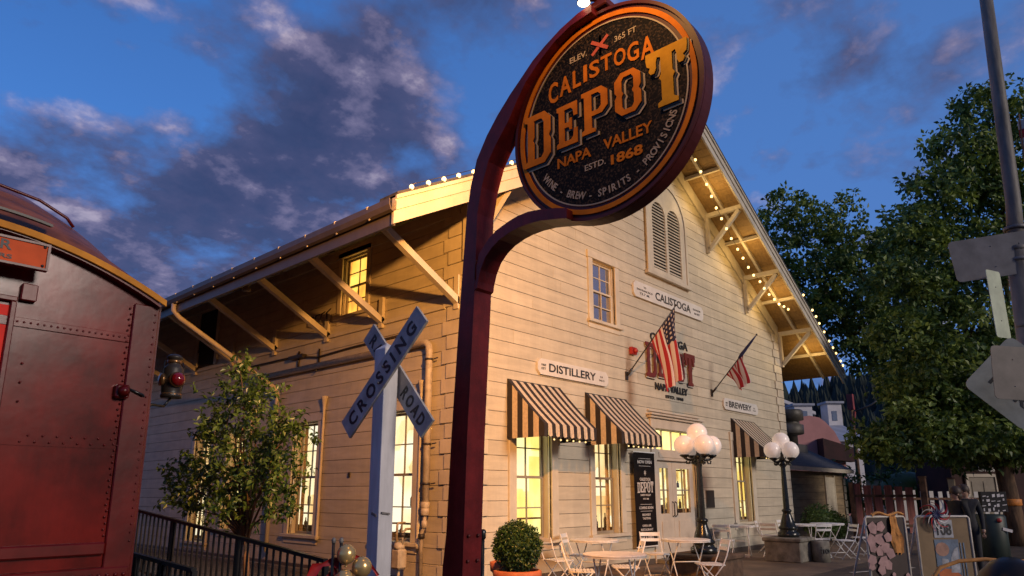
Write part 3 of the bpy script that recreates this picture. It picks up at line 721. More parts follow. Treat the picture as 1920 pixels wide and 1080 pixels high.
b = MB(); b.bbox(XS-T-.03, XS-T+.0, Y0, YB, 0, .11, .004); b.bbox(XS, FO['door'][0]-.24, Y0-T-.03, Y0-T, 0, .11, .004); b.bbox(FO['door'][1]+.24, XR, Y0-T-.03, Y0-T, 0, .11, .004); bp(b, 'base_board', 'gutter_metal')

# floodlight under the left eave
t = thing('eave_floodlight', 'small round floodlight hanging under the gutter of the eaves', 'floodlight', (6.3, 12.9, 5.62))
b = MB(); b.bar((6.45,12.95,5.85),(6.3,12.9,5.66),.03); b.build('arm', 'gutter_metal', t)
b = MB(); b.lathe([(.03,.08),(.05,.05),(.09,0.0),(.10,-.03)], (6.26,12.85,5.58), 12); b.build('lamp_head', 'gutter_metal', t)

# ================================================================== string lights along the gable
def bulbs(pts, label, grp, sag=None):
    t = thing('string_lights', label, 'string lights', pts[0], grp)
    w = MB(); w.tube([(p[0], p[1], p[2]+.045) for p in pts], .006, 5); w.build('wire', 'flag_pole', t)
    me = None
    for p in pts:
        if me is None:
            bb = MB(); bb.ball((0,0,0), .036, 10, 0, 1.15); o = bb.build('bulb', 'bulb_lit'); me = o.data
        else:
            o = bpy.data.objects.new('bulb', me); COL.objects.link(o)
        o.location = p; attach(o, t)
    return t
inner = [(16.22,10.49),(16.5,10.24),(16.81,9.97),(17.07,9.70),(17.32,9.43),(17.62,9.20),(17.90,8.98),(18.18,8.76),(18.57,8.54),(18.90,8.35),(19.24,8.15),(19.59,7.99),
         (20.04,7.89),(20.33,7.74),(20.68,7.62),(21.08,7.55),(21.45,7.47),(21.85,7.47),(22.21,7.45)]
bulbs([(x, 7.9, z) for x, z in inner], 'string of warm bulbs slung beneath the right half of the gable soffit', 'strings of warm bulbs')
outer = [(22.2,7.40),(22.93,7.47),(23.23,7.31),(23.49,7.12),(23.9,6.9),(24.33,6.62),(24.66,6.45),(24.94,6.28),(25.35,6.10),(25.57,5.95)]
bulbs([(x, 7.38, max(z, zr(x)+.10)) for x, z in outer], 'string of warm bulbs on the lower right edge of the roof', 'strings of warm bulbs')
left = [(5.98,5.95),(6.30,6.12),(6.61,6.30),(6.92,6.47),(7.25,6.65),(8.17,7.18),(8.6,7.42),(9.1,7.70),(9.6,7.97),(10.1,8.25)]
bulbs([(x, 7.40, zr(x)+.09) for x, z in left], 'string of warm bulbs on top of the left roof edge', 'strings of warm bulbs')
for x in (17.2, 19.3, 21.3, 23.9):
    pl = bpy.data.lights.new('string_glow', 'POINT'); po = bpy.data.objects.new('string_glow', pl); COL.objects.link(po)
    pl.energy = 20; pl.color = (1.0, 0.62, 0.2); pl.shadow_soft_size = 0.25; po.location = (x, 7.95, zr(x)-.75)
pl = bpy.data.lights.new('string_glow', 'POINT'); po = bpy.data.objects.new('string_glow', pl); COL.objects.link(po)
pl.energy = 4; pl.color = (1.0, 0.62, 0.2); pl.shadow_soft_size = 0.2; po.location = (6.6, 7.25, zr(6.6)+.12)

# gas meter at the foot of the side wall
t = thing('gas_meter', 'cream gas meter with small valves at the foot of the side wall', 'gas meter', (8.12, 10.05, 0))
b = MB(); b.bbox(8.02, 8.22, 9.93, 10.16, .28, .62, .03); b.lathe([(.10,.62),(.105,.66),(.09,.72),(.03,.74)], (8.12,10.05,0), 14); b.build('body', 'rust_white', t)
b = MB(); b.tube([(8.12,9.97,.70),(8.12,9.97,.90),(8.20,9.97,.96),(8.30,9.97,.96)], .022, 8); b.tube([(8.12,10.13,.70),(8.12,10.13,1.02),(8.14,10.13,1.06),(8.30,10.13,1.06)], .022, 8); b.tube([(8.12,10.05,.28),(8.12,10.05,.0)], .025, 8); b.build('pipes', 'rust_white', t)
b = MB(); b.lathe([(.045,.83),(.05,.85),(.05,.88),(.03,.9)], (8.12,9.97,0), 10); b.bar((8.06,10.13,.9),(8.18,10.13,.93),.02); b.bar((8.05,9.97,.78),(8.17,9.97,.80),.018); b.build('valves', 'bronze_dark', t)
t = thing('wall_socket', 'tiny dark socket on the side wall between two lit windows', 'socket', (XS-T, 12.0, 1.93)); b = MB(); b.bbox(XS-T-.03, XS-T-.002, 11.97, 12.03, 1.90, 2.0, .006); b.build('cover', 'bronze_dark', t); b = MB(); b.bbox(XS-T-.036, XS-T-.031, 11.985, 12.015, 1.92, 1.96, .001); b.build('slot', 'letter_black', t)

# ================================================================== name boards on the front wall
def wallM(y): return plane((0, y, 0), (1,0,0), (0,0,1))
def nameboard(x0, x1, z0, z1, word, wx0, wx1, label, small_l=None, small_r=None):
    t = thing('name_board', label, 'sign', ((x0+x1)/2, Y0-T-.03, z0)); y = Y0-T-.002
    c = .09; lp = [(x0+c,z0),(x1-c,z0),(x1,z0+c),(x1,z1-c),(x1-c,z1),(x0+c,z1),(x0,z1-c),(x0,z0+c)]
    b = MB(); b.prism(lp, lambda u, v, s: (u, y-.05*s, v)); b.build('board', 'sign_white', t)
    li = [(x0+c+.02,z0+.03),(x1-c-.02,z0+.03),(x1-.03,z0+c+.02),(x1-.03,z1-c-.02),(x1-c-.02,z1-.03),(x0+c+.02,z1-.03),(x0+.03,z1-c-.02),(x0+.03,z0+c+.02)]
    d = MB(); M = wallM(y-.05); h = z1-z0
    put_text(d, M, word, wx0, wx1, z0+h*.24, z1-h*.22, bold=.02)
    for tx, a, c_, q, w in (small_l or [])+(small_r or []): put_text(d, M, tx, a, c_, q, w, bold=.01)
    d.build('lettering', 'letter_black', t)
    return t
nameboard(10.31, 12.76, 3.90, 4.22, 'DISTILLERY', 10.66, 12.28, 'white name board reading DISTILLERY above the left striped awning',
          [('EST', 10.42, 10.56, 4.00, 4.045), ('1868', 10.42, 10.56, 4.075, 4.12)], [('CA', 12.44, 12.55, 4.07, 4.11), ('94515', 12.40, 12.60, 3.99, 4.03)])
nameboard(18.55, 20.9, 3.92, 4.25, 'BREWERY', 18.88, 20.42, 'white name board reading BREWERY above the far right awning',
          [('EST', 18.66, 18.78, 4.02, 4.06), ('1868', 18.66, 18.78, 4.09, 4.13)], [('CA', 20.56, 20.68, 4.09, 4.13), ('94515', 20.53, 20.72, 4.02, 4.05)])
nameboard(13.98, 17.6, 6.30, 6.70, 'CALISTOGA', 15.0, 16.86, 'long white name board reading CALISTOGA under the louvre vent',
          [('TO', 14.44, 14.56, 6.57, 6.62), ('SAN FRANCISCO', 14.12, 14.86, 6.48, 6.53), ('73.7 M.', 14.25, 14.72, 6.38, 6.44)],
          [('ELEVATION', 17.0, 17.42, 6.52, 6.57), ('365 FEET', 17.05, 17.38, 6.41, 6.46)])

# ================================================================== painted DEPOT letters mounted on the wall
def G(ch):      # slab letters with spurs, in a unit cell
    sp = lambda x, s: [(x, .40), (x+s*.07, .44), (x, .50), (x+s*.07, .56), (x, .60)]
    if ch == 'D':
        return [[(0,0),(0,.09),(.12,.12),(.12,.88),(0,.91),(0,1),(.76,1),(.97,.86),(.97,.57),(.91,.5),(.97,.43),(.97,.14),(.76,0)],
                [(.36,.12),(.36,.44),(.31,.5),(.36,.56),(.36,.88),(.64,.88),(.73,.80),(.73,.20),(.64,.12)]]
    if ch == 'E':
        return [[(0,0),(0,.1),(.10,.13),(.10,.87),(0,.9),(0,1),(1,1),(1,.66),(.84,.66),(.80,.82),(.70,.88),(.37,.88),(.37,.56),(.58,.56),(.64,.64),(.73,.64),(.73,.36),(.64,.36),(.58,.44),(.37,.44),(.37,.12),(.70,.12),(.80,.18),(.84,.36),(1,.36),(1,0)]]
    if ch == 'P':
        return [[(0,0),(0,.09),(.10,.12),(.10,.88),(0,.91),(0,1),(.76,1),(.97,.87),(.97,.51),(.76,.38),(.37,.38),(.37,.11),(.50,.08),(.50,0)],
                [(.37,.49),(.37,.89),(.62,.89),(.73,.82),(.73,.56),(.62,.49)]]
    if ch == 'O':
        return [[(.26,0),(.02,.16),(.02,.42),(.10,.5),(.02,.58),(.02,.84),(.26,1),(.74,1),(.98,.84),(.98,.58),(.90,.5),(.98,.42),(.98,.16),(.74,0)],
                [(.36,.12),(.28,.20),(.28,.43),(.34,.5),(.28,.57),(.28,.80),(.36,.88),(.64,.88),(.72,.80),(.72,.57),(.66,.5),(.72,.43),(.72,.20),(.64,.12)]]
    if ch == 'T':
        return [[(.26,0),(.26,.07),(.36,.11),(.36,.44),(.31,.5),(.36,.56),(.36,.86),(.28,.88),(.25,.80),(.25,.70),(.20,.62),(.11,.62),(.06,.68),(.10,.74),(.02,.78),(0,.88),(0,1),
                 (1,1),(1,.88),(.98,.78),(.90,.74),(.94,.68),(.89,.62),(.80,.62),(.75,.70),(.75,.80),(.72,.88),(.64,.86),(.64,.56),(.69,.5),(.64,.44),(.64,.11),(.74,.07),(.74,0)]]
def glyph(mb, M, ch, x0, x1, y0, y1, depth, lift, mi=0):
    vs, fs = loops_raw(G(ch), 0.5)
    mb.mesh([(x0+v[0]*(x1-x0), y0+v[1]*(y1-y0), lift+depth*(v[2]+.5)) for v in vs], fs, M, mi)
t = thing('wall_lettering', 'raised dark red and white DEPOT lettering fixed to the wall behind the hanging flag', 'lettering', (15.65, Y0-T, 4.1))
M = wallM(Y0-T-.004)
cells = [('D',14.42,14.90),('E',14.98,15.36),('P',15.44,15.86),('O',15.94,16.32),('T',16.36,16.92)]
b = MB(); bw = MB(); bk_ = MB()
for ch, a, c in cells:
    z0, z1 = (4.36, 5.22) if ch in 'DT' else (4.42, 5.16)
    glyph(b, M, ch, a, c, z0, z1, .03, .03); glyph(bw, M, ch, a+.025, c+.025, z0-.025, z1-.025, .018, .010); glyph(bk_, M, ch, a+.045, c+.045, z0-.05, z1-.04, .007, .001)
b.build('depot_letters', 'red_boards', t).data.materials[0] = mat('letter_red', (0.15, 0.02, 0.016), 0.5, 0.1, 5)
bw.build('letter_outline', 'sign_white', t); bk_.build('letter_shadow', 'letter_black', t)
d = MB(); put_text(d, M, 'CALISTOGA', 14.72, 16.62, 5.30, 5.52, .02, .002, .02); put_text(d, M, 'NAPA VALLEY', 14.85, 16.5, 4.08, 4.26, .02, .002, .03); put_text(d, M, 'ESTD. 1868', 15.35, 16.25, 3.92, 4.0, .015, .002, .02)
d.build('small_words', 'letter_black', t)

# alarm bell box, plaque
t = thing('alarm_box', 'small red alarm box on the wall left of the flag', 'alarm', (13.85, Y0-T, 4.80))
b = MB(); b.bbox(13.74, 13.96, Y0-T-.09, Y0-T-.002, 4.80, 4.98, .012); b.build('box', 'alarm_red', t)
b = MB(); b.lathe([(.06,0),(.07,-.02),(.05,-.05),(.01,-.06)], (13.87, Y0-T-.092, 4.89), 12, axis='Y'); b.build('horn', 'alarm_red', t)
t = thing('wall_plaque', 'dark bronze plaque on the wall right of the front door', 'plaque', (17.43, Y0-T, 1.23))
b = MB(); b.bbox(17.22, 17.64, Y0-T-.03, Y0-T-.002, 1.22, 1.64, .01); b.build('plate', 'bronze_dark', t)
b = MB(); b.bbox(17.20, 17.66, Y0-T-.022, Y0-T-.0015, 1.20, 1.66, .004); b.build('rim', 'gutter_metal', t)

# ================================================================== striped awnings
def awning(x0, x1, label, zt=3.70, zf=2.80, zv=2.56, proj=.93, n=15):
    t = thing('awning', label, 'awning', ((x0+x1)/2, Y0, zt), 'striped window awnings')
    yw, yf = Y0-T-.004, Y0-proj
    c = MB(); wst = (x1-x0)/n
    for i in range(n):      # sloping cloth in stripes, slightly sagging
        a, e = x0+i*wst, x0+(i+1)*wst; mi = i % 2
        rows = 6; vs = []
        for j in range(rows+1):
            f = j/rows; y = yw+(yf-yw)*f; z = zt+(zf-zt)*f-.025*math.sin(math.pi*f)
            vs += [(a,y,z),(e,y,z)]
        fs = [(2*j,2*j+1,2*j+3,2*j+2) for j in range(rows)]; c.add(vs, fs, mi)
        # valance with a scalloped hem
        hz = zv if mi == 0 else zv+.012
        c.add([(a,yf,zf),(e,yf,zf),(e,yf-.012*(1 if mi else -1),hz+.02),((a+e)/2,yf,hz),(a,yf-.012*(1 if mi else -1),hz+.02)], [(0,1,2,3,4)], mi)
    c.build('canopy', ['awning_dark', 'awning_light'], t, fix=False)
    for x, s in ((x0, 0), (x1, 1)):
        w = MB(); k = 7
        for i in range(k):
            ya, yb = yw+(yf-yw)*i/k, yw+(yf-yw)*(i+1)/k
            top = lambda y: zt+(zf-zt)*(y-yw)/(yf-yw)-.025*math.sin(math.pi*(y-yw)/(yf-yw))
            w.add([(x,ya,zv+.01),(x,yb,zv+.01),(x,yb,top(yb)),(x,ya,top(ya))], [(0,1,2,3)], i % 2)
        w.build('side_panel', ['awning_dark', 'awning_light'], t, fix=False)
    f = MB(); f.tube([(x0+.01,yw,zv+.03),(x0+.01,yf+.015,zv+.03),(x1-.01,yf+.015,zv+.03),(x1-.01,yw,zv+.03)], .012, 6); f.tube([(x0,yw-.01,zt-.02),(x1,yw-.01,zt-.02)], .014, 6)
    f.build('frame', 'black_metal', t)
    l = MB()
    for i in range(6): l.ball((x0+(x1-x0)*(.25+.12*i), yf+.10, zv-.02), .018, 8)
    l.build('bulb', 'bulb_dim', t)
awning(9.46, 11.06, 'brown and cream striped awning beneath the DISTILLERY board')
awning(11.93, 13.52, 'brown and cream striped awning between the DISTILLERY window and the door')
awning(19.02, 20.62, 'brown and cream striped awning beneath the BREWERY board')

# ================================================================== hanging black banner by the door
t = thing('banner', 'tall black banner with white lettering hanging left of the front door', 'banner', (14.05, Y0-T-.12, .46))
bx0, bx1, bz0, bz1 = 13.60, 14.50, .42, 2.50; yb = Y0-T-.10
b = MB(); nx, nz = 6, 14; vs = []
for j in range(nz+1):
    for i in range(nx+1): vs.append((bx0+(bx1-bx0)*i/nx, yb-.006*math.sin(i*1.3+j*.5), bz0+(bz1-bz0)*j/nz))
b.add(vs, [(j*(nx+1)+i, j*(nx+1)+i+1, (j+1)*(nx+1)+i+1, (j+1)*(nx+1)+i) for j in range(nz) for i in range(nx)], 0, True); b.build('cloth', 'banner_black', t)
b = MB(); b.bar((bx0-.03,yb,bz1+.012),(bx1+.03,yb,bz1+.012),.03,.025); b.bar((bx0,yb,bz0-.012),(bx1,yb,bz0-.012),.02,.022)
for x in (bx0+.1, bx1-.1): b.bar((x,yb,bz1+.02),(x,Y0-T,bz1+.02),.015)
b.build('rail', 'white_metal', t)
d = MB(); M = wallM(yb-.009); cx = (bx0+bx1)/2
def ln(tx, w, z, h, bold=.02): put_text(d, M, tx, cx-w/2, cx+w/2, z, z+h, .003, .001, bold)
def rule(w, z): d.box(cx-w/2, cx+w/2, yb-.013, yb-.010, z, z+.008)
rule(.52,2.36); ln('NOW OPEN',.62,2.25,.075,.03); rule(.5,2.19)
ln('CALISTOGA',.46,1.86,.07); ln('NAPA VALLEY',.44,1.52,.045); ln('ESTD. 1868',.24,1.44,.035)
d.bar((cx-.04,yb-.012,2.02),(cx+.04,yb-.012,2.07),.02,.003,(0,1,0)); d.bar((cx-.04,yb-.012,2.07),(cx+.04,yb-.012,2.02),.02,.003,(0,1,0)); d.box(cx-.008,cx+.008,yb-.013,yb-.01,1.98,2.10)
for i, ch in enumerate('DEPOT'): glyph(d, M, ch, cx-.35+i*.142, cx-.35+i*.142+.128, 1.60-.01*(i == 0), 1.82+.015*i/2, .004, .001)
rule(.5,1.33); ln('COMING SOON',.6,1.23,.06); rule(.5,1.18); ln('BREWERY',.36,1.08,.05); ln('TASTING',.34,1.0,.05)
ln('OPEN AIR',.38,.84,.05); ln('RESTAURANT',.52,.75,.055); ln('BAR & GRILL',.56,.58,.05); d.build('lettering', 'banner_text', t)

# ================================================================== the two flags on the wall
def flag_mat():
    m = bpy.data.materials.new('flag_cloth'); m.use_nodes = True; t = m.node_tree; b = t.nodes['Principled BSDF']; b.inputs['Roughness'].default_value = .75
    def nn(k, **a):
        n = t.nodes.new(k)
        for x, y in a.items(): setattr(n, x, y)
        return n
    def mm(op, a, c=None):
        n = nn('ShaderNodeMath', operation=op)
        for i, v in enumerate((a, c)):
            if v is None: continue
            if isinstance(v, (int, float)): n.inputs[i].default_value = v
            else: t.links.new(v, n.inputs[i])
        return n.outputs[0]
    uv = nn('ShaderNodeUVMap'); s = nn('ShaderNodeSeparateXYZ'); t.links.new(uv.outputs[0], s.inputs[0]); u, v = s.outputs[0], s.outputs[1]
    st = mm('LESS_THAN', mm('MODULO', mm('FLOOR', mm('MULTIPLY', v, 13.0)), 2.0), 0.5)
    can = mm('MULTIPLY', mm('LESS_THAN', u, 0.40), mm('LESS_THAN', v, 7/13))
    gu = mm('SUBTRACT', mm('FRACT', mm('MULTIPLY', u, 5.5/0.40)), 0.5); gv = mm('SUBTRACT', mm('FRACT', mm('MULTIPLY', v, 5.0*13/7)), 0.5)
    star = mm('LESS_THAN', mm('ADD', mm('MULTIPLY', gu, gu), mm('MULTIPLY', gv, gv)), 0.06)
    def mx(f, a, c):
        n = nn('ShaderNodeMix', data_type='RGBA'); t.links.new(f, n.inputs[0])
        for i, q in ((6, a), (7, c)):
            if isinstance(q, tuple): n.inputs[i].default_value = q
            else: t.links.new(q, n.inputs[i])
        return n.outputs[2]
    base = mx(st, (0.70,0.61,0.58,1), (0.40,0.018,0.026,1)); cc = mx(star, (0.018,0.022,0.07,1), (0.6,0.56,0.55,1)); fin = mx(can, base, cc)
    t.links.new(fin, b.inputs['Base Color'])
    tr = nn('ShaderNodeBsdfTranslucent'); t.links.new(fin, tr.inputs[0]); ms = nn('ShaderNodeMixShader'); ms.inputs[0].default_value = .25
    t.links.new(b.outputs[0], ms.inputs[1]); t.links.new(tr.outputs[0], ms.inputs[2]); t.links.new(ms.outputs[0], t.nodes['Material Output'].inputs[0])
    MAT['flag_cloth'] = m
flag_mat()
def wall_flag(base, tip, s0, s1, ends, label, ripple=.06, u0=0.0):
    base, tip = Vector(base), Vector(tip); t = thing('flag', label, 'flag', base, 'flags on slanting poles')
    p = MB(); p.tube([base, tip], [.017, .013], 8); p.ball(tip, .028, 10); p.build('pole', 'flag_pole', t)
    k = MB(); k.bbox(base.x-.05, base.x+.05, base.y, base.y+.03, base.z-.10, base.z+.10, .006); k.tube([base+Vector((0,.02,-.01)), base+(tip-base)*.10], .028, 10); k.build('bracket', 'flag_pole', t)
    ns, nt_ = 40, 40; vs = []; uvs = []; e0, e1 = Vector(ends[0]), Vector(ends[1])
    for j in range(nt_+1):
        f = j/nt_
        for i in range(ns+1):
            s = i/ns; a = tip.lerp(base, s0+(s1-s0)*s); e = e0.lerp(e1, s); q = a.lerp(e, f)
            amp = ripple*min(1, f*2.2)
            q = q+Vector((math.sin(s*15+f*1.2)*amp*.35, math.cos(s*15+f*1.2)*amp+.03*math.sin(f*5+s*3)*f, -.05*math.sin(math.pi*s)*(1-f)*.5))
            vs.append(q); uvs.append((u0+(1-u0)*f, s))
    fs = [(j*(ns+1)+i, j*(ns+1)+i+1, (j+1)*(ns+1)+i+1, (j+1)*(ns+1)+i) for j in range(nt_) for i in range(ns)]
    b = MB(); b.add(vs, fs, 0, True); o = b.build('cloth', 'flag_cloth', t, fix=False)
    ul = o.data.uv_layers.new(name='uv')
    for lp in o.data.loops: ul.data[lp.index].uv = uvs[lp.vertex_index]
wall_flag((13.58, Y0-T-.03, 4.26), (13.86, 7.46, 5.80), .02, .50, ((13.99,7.48,4.12),(13.70,7.72,3.80)), 'stars and stripes flag hanging open in front of the DEPOT letters')
wall_flag((17.91, Y0-T-.03, 4.31), (18.13, 7.36, 5.82), .30, .68, ((17.98,7.62,4.52),(17.90,7.84,4.30)), 'red striped flag partly furled round its pole above the BREWERY board', .07, .42)
b = MB(); p0, p1 = Vector((17.91, Y0-T-.03, 4.31)), Vector((18.13, 7.36, 5.82)); b.tube([p0.lerp(p1, f) for f in (.60,.66,.72,.80,.90,.98)], [.03,.05,.045,.04,.03,.018], 8); [b.build('furled_canton', 'navy', o) for o in bpy.data.objects if o.get('label') == 'red striped flag partly furled round its pole above the BREWERY board']

# ================================================================== the big round sign on its curved red post
sg = thing('round_sign', 'big round black and orange depot sign on a curved dark red steel post', 'sign', (4.17, 4.3, 0))
DX, DY, DZ, DR = 4.165, 2.81, 4.566, 0.90
xa, xb = 4.07, 4.28
outer = [(4.50,0),(4.46,1.0),(4.425,1.26),(4.385,2.06),(4.300,3.28),(4.237,4.05),(4.19,4.32),(4.115,4.565),(3.99,4.76),(3.86,4.91),(3.70,5.06),(3.586,5.15),(3.44,5.27),(3.30,5.35),(3.13,5.43),(2.95,5.485),(2.81,5.50)]
inner = [(2.81,5.43),(3.02,5.41),(3.20,5.34),(3.38,5.22),(3.52,5.10),(3.62,4.97),(3.73,4.80),(3.88,4.63),(3.97,4.50),(4.05,4.28),(4.10,4.04),(4.127,3.25),(4.19,2.05),(4.222,1.0),(4.25,0)]
b = MB()
def prism_fill(loop, fx0, fx1, mi=0):
    vs, fs = loops_raw([loop], 0.5); b.add([(fx1 if v[2] > 0 else fx0, v[0], v[1]) for v in vs], fs, mi)
prism_fill(outer+inner, xa, xb); 
po = b.build('post', 'maroon_steel', sg)
bv = po.modifiers.new('b', 'BEVEL'); bv.width = .008; bv.segments = 2; bv.limit_method = 'ANGLE'; bv.angle_limit = R(50)
b = MB()
lo = [(4.128,3.325),(4.126,3.40),(4.115,3.52),(4.075,3.65),(3.96,3.76),(3.87,3.815),(3.74,3.855),(3.62,3.88),(3.50,3.884),(3.386,3.87),(3.20,3.83),(3.10,3.80)]
li_ = [(3.10,3.715),(3.22,3.74),(3.37,3.768),(3.50,3.776),(3.62,3.772),(3.72,3.755),(3.83,3.722),(3.92,3.672),(4.0,3.60),(4.055,3.50),(4.085,3.40),(4.095,3.345)]
prism_fill(lo+li_, xa+.002, xb-.002); lr = b.build('lower_arm', 'maroon_steel', sg)
bv = lr.modifiers.new('b', 'BEVEL'); bv.width = .006; bv.segments = 2; bv.limit_method = 'ANGLE'; bv.angle_limit = R(50)
b = MB(); b.tube([(xa+.0,4.128,3.323),(xa+.0,4.095,3.342)], .006, 6); b.tube([(xa-.001,4.118,3.42),(xa-.001,4.116,3.56),(xa-.001,4.10,3.60)], .005, 6); b.build('weld_seam', 'disc_rim', sg)
for z in (1.05, 1.25):
    for x in (4.12, 4.23):
        b = MB(); b.lathe([(.016,0),(.016,-.010),(.008,-.014)], (x, 4.214+(1.05-z)*.035, z), 6, axis='Y'); b.build('bolt', 'disc_rim', sg)
# disc: drum, dark rim, rings, face
b = MB(); prof = [(.01,.0),(.885,.0),(.90,.008),(.90,.125),(.885,.133),(.01,.133)]
b.lathe(prof, (DX, DY, DZ), 96, axis='X', smooth=False); b.build('drum', 'disc_rim', sg)
MD = plane((DX, DY, DZ), (0,-1,0), (0,0,1))
def annulus(mb, r0, r1, z0, z1, n=96, mi=0):
    vs = []
    for r, z in ((r0,z0),(r1,z0),(r1,z1),(r0,z1)):
        vs += [(r*math.cos(2*math.pi*k/n), r*math.sin(2*math.pi*k/n), z) for k in range(n)]
    fs = [(q*n+k, q*n+(k+1)%n, ((q+1)%4)*n+(k+1)%n, ((q+1)%4)*n+k) for q in range(4) for k in range(n)]
    mb.mesh(vs, fs, MD, mi, False)
b = MB(); annulus(b, .875, .902, .001, .022); b.build('rim_lip', 'disc_rim', sg)
b = MB(); annulus(b, .806, .846, .002, .014); b.build('broad_ring', 'sign_orange', sg)
b = MB(); annulus(b, .765, .776, .002, .011); b.build('thin_ring', 'sign_tan', sg)
def face_mat():
    m = bpy.data.materials.new('sign_face'); m.use_nodes = True; t = m.node_tree; bs = t.nodes['Principled BSDF']; bs.inputs['Roughness'].default_value = .7; bs.inputs['Specular IOR Level'].default_value = .12
    tcn = t.nodes.new('ShaderNodeTexCoord'); vo = t.nodes.new('ShaderNodeTexVoronoi'); vo.inputs['Scale'].default_value = 70
    t.links.new(tcn.outputs['Object'], vo.inputs['Vector'])
    sc = t.nodes.new('ShaderNodeSeparateColor'); t.links.new(vo.outputs['Color'], sc.inputs[0])
    rp = t.nodes.new('ShaderNodeValToRGB'); e = rp.color_ramp.elements; e[0].position = .55; e[0].color = (.006,.005,.0045,1); e[1].position = 1.0; e[1].color = (.075,.045,.025,1)
    t.links.new(sc.outputs[0], rp.inputs[0]); t.links.new(rp.outputs[0], bs.inputs['Base Color']); MAT['sign_face'] = m
face_mat()
b = MB(); vs = [(0,0,.003)]+[(.764*math.cos(2*math.pi*k/96), .764*math.sin(2*math.pi*k/96), .003) for k in range(96)]
b.mesh(vs, [(0,k+1,(k+1)%96+1) for k in range(96)], MD); b.build('face', 'sign_face', sg)
cells = [('D',-.782,-.488,-.250,.225),('E',-.425,-.215,-.190,.185),('P',-.168,.092,-.165,.212),('O',.148,.395,-.130,.236),('T',.44,.785,-.190,.285)]
g0, g1, g2 = MB(), MB(), MB()
for ch, a, c, z0, z1 in cells:
    glyph(g0, MD, ch, a, c, z0, z1, .008, .022, 1 if ch in 'T' else 0)  # only the T takes the orange with lamp light in it
    glyph(g1, MD, ch, a+.014, c+.014, z0-.016, z1-.012, .006, .014); glyph(g2, MD, ch, a+.030, c+.030, z0-.032, z1-.024, .007, .005)
ro = g0.build('depot_letters', ['sign_orange', 'sign_orange_lit'], sg); g1.build('letter_gap', 'sign_black', ro); g2.build('letter_shadow', 'sign_tan', ro)
d = MB()
for i, ch in enumerate('CALISTOGA'):      # arched row, the end letters tallest
    f = (i-4)/4; xs_ = [(-.525,-.425),(-.405,-.285),(-.265,-.185),(-.155,-.12),(-.095,.005),(.02,.125),(.145,.255),(.27,.375),(.39,.51)][i]
    top = .462; bot = .268+.062*(1-f*f)
    vs, fs = text_raw(ch, .02); d.mesh(fit(vs, xs_[0], xs_[1], bot+.012*(f > 0), top+.018*(1-f*f), .006, .004), fs, MD)
d.build('town_name', 'sign_orange', sg); d = MB()
put_text(d, MD, 'NAPA', -.44, -.10, -.352, -.262, .006, .004, .02); put_text(d, MD, 'VALLEY', .02, .46, -.345, -.252, .006, .004, .02)
d.build('valley_words', 'sign_orange', sg); d = MB()
put_text(d, MD, '1868', .085, .37, -.492, -.408, .006, .004, .03)
d.build('year', 'sign_orange', sg)
d = MB(); put_text(d, MD, 'ESTD.', -.165, .035, -.462, -.410, .004, .004, .01)
put_text(d, MD, 'ELEV.', -.292, -.115, .560, .612, .004, .004, .01); put_text(d, MD, '365 FT', .155, .36, .552, .604, .004, .004, .01)
arc_text(d, MD, 'WINE . BREW . SPIRITS . PROVISIONS', .685, 214, 340, .062, .005, .004)
d.build('small_words', 'sign_tan', sg)
d = MB()
for p, q in (((-.065,.535),(.095,.655)),((-.065,.655),(.095,.535))):
    v = Vector((q[0]-p[0], q[1]-p[1])).normalized(); n = Vector((-v.y, v.x))*.015
    d.prism([(p[0]-n.x,p[1]-n.y),(q[0]-n.x,q[1]-n.y),(q[0]+n.x,q[1]+n.y),(p[0]+n.x,p[1]+n.y)], lambda u, w, s, k=(.004 if q[1] > .6 else .009): tuple(MD @ Vector((u, w, k+.004*s))))
d.prism([(.003,.50),(.027,.50),(.027,.69),(.003,.69)], lambda u, w, s: tuple(MD @ Vector((u, w, .001+.002*s))))
d.build('crossing_emblem', 'sign_red', sg)
# spot lamp on top of the disc
k = MB(); k.tube([(4.2,2.80,5.48),(4.19,2.80,5.58),(4.15,2.82,5.60),(4.07,2.85,5.575)], .022, 8); k.bbox(4.12,4.26,2.70,2.90,5.49,5.56,.01); arm = k.build('lamp_arm', 'disc_rim', sg)
k = MB(); k.lathe([(.02,.045),(.035,.035),(.05,.0),(.058,-.03),(.052,-.03)], (4.04,2.86,5.555), 14); k.build('lamp_hood', 'gutter_metal', arm)
k = MB(); k.lathe([(.01,-.02),(.05,-.02),(.05,-.034),(.01,-.034)], (4.04,2.86,5.555), 14); k.build('lamp_lens', 'lens_lit', arm)
pl = bpy.data.lights.new('sign_lamp', 'SPOT'); so2 = bpy.data.objects.new('sign_lamp', pl); COL.objects.link(so2)
pl.energy = 52; pl.color = (1.0, .52, .14); pl.spot_size = R(120); pl.spot_blend = .6; pl.shadow_soft_size = .06
so2.location = (3.35, 2.35, 5.70); so2.rotation_euler = (Vector((DX, 2.55, 4.5))-so2.location).to_track_quat('-Z', 'Y').to_euler()
# spot and fixture added behind the disc, out of view, to brighten the depot
fl = MB(); fl.bbox(4.31,4.40,3.10,3.30,5.20,5.32,.01); fl.bar((4.30,3.2,5.26),(4.33,3.2,5.26),.05); fo = fl.build('floodlight', 'black_metal', sg)  # added housing for the extra spot, hidden by the disc
pl = bpy.data.lights.new('added_depot_wash', 'SPOT'); so3 = bpy.data.objects.new('added_depot_wash', pl); COL.objects.link(so3)
pl.energy = 3000; pl.color = (1.0, .42, .085); pl.spot_size = R(104); pl.spot_blend = .5; pl.shadow_soft_size = .10
so3.location = (4.46, 3.20, 5.46); so3.rotation_euler = (Vector((8.8, 12.0, 3.2))-so3.location).to_track_quat('-Z', 'Y').to_euler()

